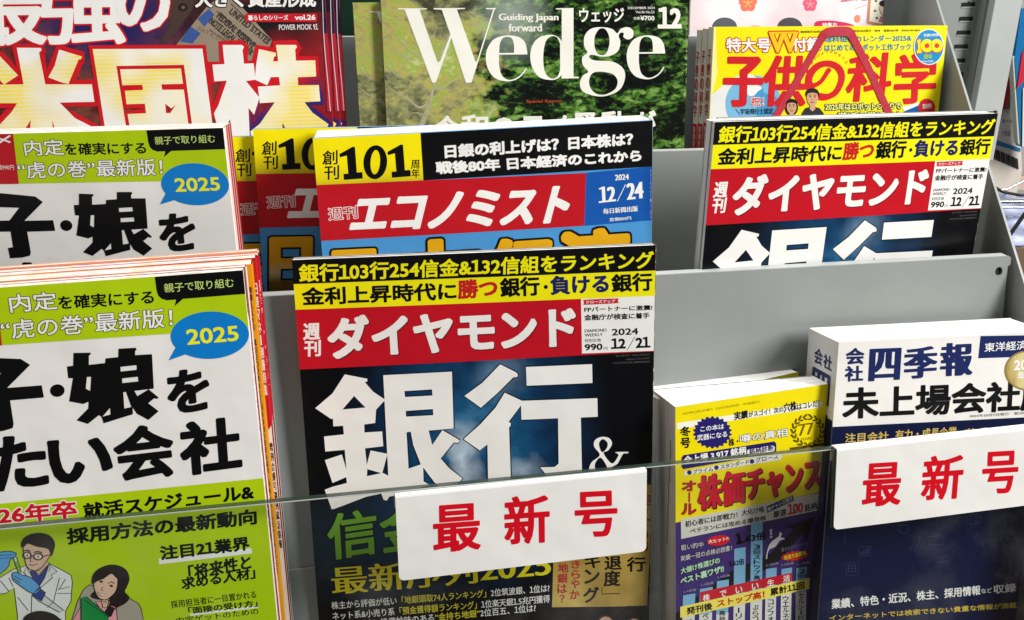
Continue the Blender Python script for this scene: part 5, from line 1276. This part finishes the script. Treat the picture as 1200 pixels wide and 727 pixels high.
def greywhite(nt):
    return ramp(nt, [(.3, (232, 229, 224)), (.7, (236, 234, 230))], noise(nt, 8, 2, .5, objco(nt)))
cover_mat('handbook_white', greywhite)
rc = C_.build('book', 38.0, 'handbook_white', 'L', (224, 222, 220), 'pages_cream')
sc2 = spine_sheet(C_, 38.0, 'L')
for ch, b_ in (('会', (5.5, -15.5, 15.0, 9.5)), ('社', (15.8, -16.5, 24.5, 9.5))):
    pass
def sp_glyph(sh, ch, u0, u1, v1, v0, c, bold):
    v, f, mi = glyph_mesh([(ch, 0)]); lo, hi = v.min(0), v.max(0); t = (v - lo) / (hi - lo)
    uv = np.stack([u0 + t[:, 0] * (u1 - u0), v0 + t[:, 1] * (v1 - v0)], 1)
    for k, o in enumerate(((0, 0), (bold, 0), (-bold, 0), (0, bold * .5), (0, -bold * .5))): sh.put('spine_lettering', uv + np.array(o), f, [c], mi, 1, dz=.006 * k)
sp_glyph(sc2, '会', 10.5, 21.0, -10.0, -20.0, CN, .35); sp_glyph(sc2, '社', 22.5, 32.5, -11.0, -20.0, CN, .35)
for i, ch in enumerate('四季報'): sp_glyph(sc2, ch, 10.0, 31.5, -23.5 - 21.5 * i, -43.0 - 21.5 * i, CN, .9)
sc2.poly('spine_band', [(0, -50.5), (38, -50.5), (38, -C_.H), (0, -C_.H)], (17, 25, 60), .5, loc=True)
attach(sc2, C_)
tag(rc, 'thick white company handbook with a navy belly band and gold medal', 'book')

# ------------------------------------------------------------------ white cards hooked over the acrylic guard
def card(tl, tr, br, bl, Y, th, label, clear=False, chars=(), txt_view=None):
    """bent plastic card: front plate and a fold over the guard's top edge; corners read at depth Y"""
    a, b = aty(*tl, Y), aty(*tr, Y); x = b - a; Wd = np.linalg.norm(x); x /= Wd
    d0 = aty(*bl, Y - 8.0); y = a - d0; y -= x * (x @ y); Hh = np.linalg.norm(y); y /= Hh; n = np.cross(x, y)
    S = Sheet(a, np.stack([x, y, n], 1), Wd, Hh); 
    r = 2.2; prof = []
    nb = 5
    fr_ = [(0.0, -Hh + 3.0)]
    # front plate with two rounded lower corners
    out = [(0, -0.6)] + [(0, -Hh + 3)] + [(3 - 3 * math.cos(math.radians(t)), -Hh + 3 - 3 * math.sin(math.radians(t))) for t in (22, 45, 68, 90)] + [(Wd - 3 + 3 * math.sin(math.radians(t)), -Hh + 3 - 3 * math.cos(math.radians(t))) for t in (0, 22, 45, 68)] + [(Wd, -Hh + 3), (Wd, -0.6)]
    pt, fc = fill2d([out]); n0 = len(pt)
    v = [S.O + S.R @ np.array([p[0], p[1], 0]) for p in pt] + [S.O + S.R @ np.array([p[0], p[1], -th]) for p in pt]
    f = [tuple(t) for t in fc] + [tuple(i + n0 for i in t[::-1]) for t in fc]
    idx = [min(range(n0), key=lambda i: (pt[i][0] - p[0]) ** 2 + (pt[i][1] - p[1]) ** 2) for p in out]
    for i, j in zip(idx, idx[1:] + idx[:1]): f.append((i, j, j + n0, i + n0))
    # fold: front edge, top, short tongue behind the guard
    back = 7.4
    pr = [(-0.6, 0.0), (0.5, -0.25), (0.95, -0.9), (0.95 + .12, -back + .9), (0.6, -back), (-9.0, -back)]
    pi = [(-0.6, -th), (0.05, -th - .1), (0.3, -1.1), (0.35, -back + 1.2), (0.1, -back + th), (-9.0, -back + th)]
    b0 = len(v)
    for vv, nn in pr + pi:
        v += [S.O + S.R @ np.array([0, vv, nn]), S.O + S.R @ np.array([Wd, vv, nn])]
    m_ = len(pr)
    for i in range(m_ - 1):
        k = b0 + 2 * i; f.append((k, k + 1, k + 3, k + 2)); k2 = b0 + 2 * (m_ + i); f.append((k2, k2 + 2, k2 + 3, k2 + 1))
        f.append((k, k + 2, k2 + 2, k2)); f.append((k + 1, k2 + 1, k2 + 3, k + 3))
    Oc = S.O + S.R @ np.array([Wd / 2, -Hh, 0]); Mx = Matrix(S.R.tolist()).to_4x4(); Mx.translation = Vector(Oc * MM) + Vector((0, 0, LIFT))
    root = empty('shelf_card', Mx); inv = Mx.inverted()
    o = mesh_obj('card', [inv @ Vector(p) for p in W3(v)], f, [ink((228, 227, 223))], None, root)
    S.root = root; S.co = o
    tag(root, label, 'shelf card', 'white shelf cards with three red characters')
    return S
S1 = card((463.2, 583), (758, 552.5), (756, 647), (468.5, 681), 481.0, 0.6, 'white card with three red characters hanging before the black bank weekly')
S1.view(440, 530, 3.529)
CR = (204, 10, 30)
for ch, q in (('最', ((240, 418), (436, 402), (236, 222))), ('新', ((534, 388), (722, 372), (530, 186))), ('号', ((826, 356), (1002, 345), (822, 166)))):
    S1.text('card_lettering', ch, *q, CR, .035, 1)
for k in S1.order:
    P = S1.parts[k]; mesh_obj(k, [((a - S1.W / 2) * MM, (b + S1.H) * MM, c * MM) for a, b, c in P['v']], P['f'], P['mats'], P['m'], S1.co)
S2 = card((981, 528), (1262, 497), (1262, 590), (975, 621.5), 480.0, 0.6, 'white card with three red characters at right, over the thick handbook')
S2.view(960, 500, 5.0)
for ch, q in (('最', ((248, 474), (474, 458), (262, 218))), ('新', ((592, 440), (832, 420), (612, 176))), ('号', ((950, 400), (1160, 386), (960, 150)))):
    S2.text('card_lettering', ch, *q, CR, .035, 1)
for k in S2.order:
    P = S2.parts[k]; mesh_obj(k, [((a - S2.W / 2) * MM, (b + S2.H) * MM, c * MM) for a, b, c in P['v']], P['f'], P['mats'], P['m'], S2.co)
# clear plastic sleeve that shows along the left of the second card
v = []; f = []
box(v, f, -1.6, -0.2, -S2.H + 1.0, 0.4, -2.4, -0.9)
sl_ = mesh_obj('clear_sleeve', [((a - S2.W / 2) * MM, (b + S2.H) * MM, c * MM) for a, b, c in v], f, [MATS['acrylic_edge']], None, S2.root)

# ------------------------------------------------------------------ the next bay at the far right, seen past the end panel
def solid(name, px, Yf, depth, m, parent=None):
    v = [aty(x, y, Yf) for x, y in px]; n = len(v); v += [p + np.array([0, depth, 0]) for p in v]
    f = [tuple(range(n))[::-1], tuple(range(n, 2 * n))] + [(i, (i + 1) % n, (i + 1) % n + n, i + n) for i in range(n)]
    return mesh_obj(name, W3(v), f, [ink(m)], None, parent)
def tube(path, r, m, name, parent=None, n=8):
    V = []; Fq = []
    for i, p in enumerate(path):
        d = path[min(i + 1, len(path) - 1)] - path[max(0, i - 1)]; d = d / np.linalg.norm(d); u = np.cross(d, [0.1, 0.2, 1]); u /= np.linalg.norm(u); w_ = np.cross(d, u)
        for j in range(n): a = 2 * math.pi * j / n; V.append(p + r * (u * math.cos(a) + w_ * math.sin(a)))
        if i:
            for j in range(n): Fq.append(((i - 1) * n + j, (i - 1) * n + (j + 1) % n, i * n + (j + 1) % n, i * n + j))
    o = mesh_obj(name, W3(V), Fq, [MATS[m]], None, parent, True); return o
Y0 = 960.0
b1 = empty('picture_book', Matrix.Translation((0, 0, 0)))
solid('cover', [(1176, 60), (1189.5, 62), (1198, 200), (1190, 232), (1150, 214), (1166, 130)], Y0, 6, (204, 196, 186), b1)
solid('photo_print', [(1177.5, 92), (1184, 94), (1184, 128), (1172, 128), (1174, 112)], Y0 - .8, .5, (128, 84, 76), b1)
solid('ribbon_print', [(1172, 128), (1178, 100), (1186, 84), (1188, 92), (1182, 112), (1178, 129)], Y0 - 1.2, .3, (170, 40, 52), b1)
solid('blue_print', [(1160, 162), (1196, 174), (1196, 178), (1159, 168)], Y0 - 1.0, .4, (40, 110, 160), b1)
for i in range(14): solid('barcode_print', [(1164 + 2.1 * i, 174 + .9 * i), (1165.2 + 2.1 * i + (i % 3) * .3, 174.4 + .9 * i), (1166.2 + 2.1 * i + (i % 3) * .3, 187 + .9 * i), (1165 + 2.1 * i, 186.6 + .9 * i)], Y0 - 1.0, .3, (40, 38, 40), b1)
Sx = Sheet(aty(1170, 130, Y0 - 1.2), [1, 0, 0, 0, 0, -1, 0, 1, 0], 60, 60); Sx.view(0, 0, 1); Sx.root = b1; Sx.co = b1
Sx.text('cover_lettering', 'カード', (1174, 144.5), (1187, 145), (1174, 139.5), (50, 44, 44), .03, 1); Sx.text('cover_lettering', '付録袋', (1174, 160), (1184, 160.4), (1174, 153), (70, 60, 60), .0, 1)
attach(Sx, Sx)
tag(b1, 'pale picture book with barcode leaning beyond the end panel', 'book')
b2 = empty('picture_book', Matrix.Translation((0, 0, 0)))
solid('cover', [(1197, 10), (1230, 10), (1230, 180), (1196, 172), (1189, 70)], Y0 - 30, 8, (22, 104, 158), b2)
solid('cover_print', [(1198, 62), (1230, 20), (1230, 60), (1192, 104)], Y0 - 31, .6, (186, 40, 60), b2); solid('cover_print', [(1199, 104), (1230, 80), (1230, 180), (1198, 172)], Y0 - 31.2, .6, (214, 206, 200), b2)
solid('page_edge', [(1186.5, 66), (1189, 66), (1196.5, 172), (1193, 168)], Y0 - 29.5, 7, (186, 190, 176), b2)
tag(b2, 'blue picture book with a red band at the extreme right edge', 'book')
wr = empty('wire_rack', Matrix.Translation((0, 0, 0)))
tube([aty(1120, 236, Y0 - 20), aty(1180, 236.5, Y0 - 20), aty(1260, 236, Y0 - 20)], 2.6, 'chrome', 'rail', wr)
tube([aty(1120, 243, Y0 - 22), aty(1190, 243, Y0 - 22), aty(1260, 243, Y0 - 22)], 1.6, 'chrome', 'rail', wr)
tube([aty(*p, Y0 - 40) for p in ((1160, 216), (1175, 225), (1195, 229), (1240, 230))], 1.6, 'wire_black', 'wire', wr)
tube([aty(*p, Y0 - 60) for p in ((1183, 276), (1200, 252), (1240, 200))], 2.2, 'wire_black', 'wire', wr)
tube([aty(*p, Y0 - 36) for p in ((1150, 226), (1180, 222), (1215, 205))], 1.3, 'chrome', 'wire', wr)
tag(wr, 'chrome and black wire book rack at right beyond the side panel', 'wire rack')
solid_b = empty('plastic_bag', Matrix.Translation((0, 0, 0)))
vb = []; fb = []
nx, ny = 14, 12
for j in range(ny + 1):
    for i in range(nx + 1):
        p = aty(1120 + 150 * i / nx, 228 + 68 * j / ny, Y0 + 20); p[1] += 7 * math.sin(i * 1.3 + j * .9) + 4 * math.sin(j * 2.1 - i * .5); vb.append(p)
fb = [(j * (nx + 1) + i, (j + 1) * (nx + 1) + i, (j + 1) * (nx + 1) + i + 1, j * (nx + 1) + i + 1) for j in range(ny) for i in range(nx)]
bo = mesh_obj('bag_film', W3(vb), fb, [ink((196, 206, 240))], None, solid_b, True); m9 = bo.modifiers.new('thickness', 'SOLIDIFY'); m9.thickness = 0.001
tag(solid_b, 'pale blue plastic wrapped bundle behind the dark diagonal wire', 'bag')
fl_ = empty('snack_pack', Matrix.Translation((0, 0, 0))); solid('pack', [(1150, 196), (1188, 206), (1225, 214), (1225, 226), (1190, 222), (1150, 212)], Y0 + 6, 12, (196, 170, 160), fl_); solid('pack_print', [(1163, 210), (1178, 208), (1180, 213), (1164, 214)], Y0 + 5, .6, (206, 120, 96), fl_)
tag(fl_, 'small pinkish pack lying on the wire rack under the picture books', 'pack')
base = mesh_obj('shop_floor', [(-3, -2.5, 0), (4, -2.5, 0), (4, 4, 0), (-3, 4, 0)], [(0, 1, 2, 3)], [MATS['brown_base']]); base['kind'] = 'structure'
cb = solid('low_cabinet', [(1130, 291), (1290, 291), (1290, 480), (1130, 480)], Y0 + 10, 200, (112, 92, 78)); tag(cb, 'brown low cabinet under the pale blue bundle at far right', 'cabinet')
wall = mesh_obj('shop_wall', [(-3, 2.2, 0), (4, 2.2, 0), (4, 2.2, 3), (-3, 2.2, 3)], [(0, 1, 2, 3)], [MATS['pale_grey_lit_edge']]); wall['kind'] = 'structure'
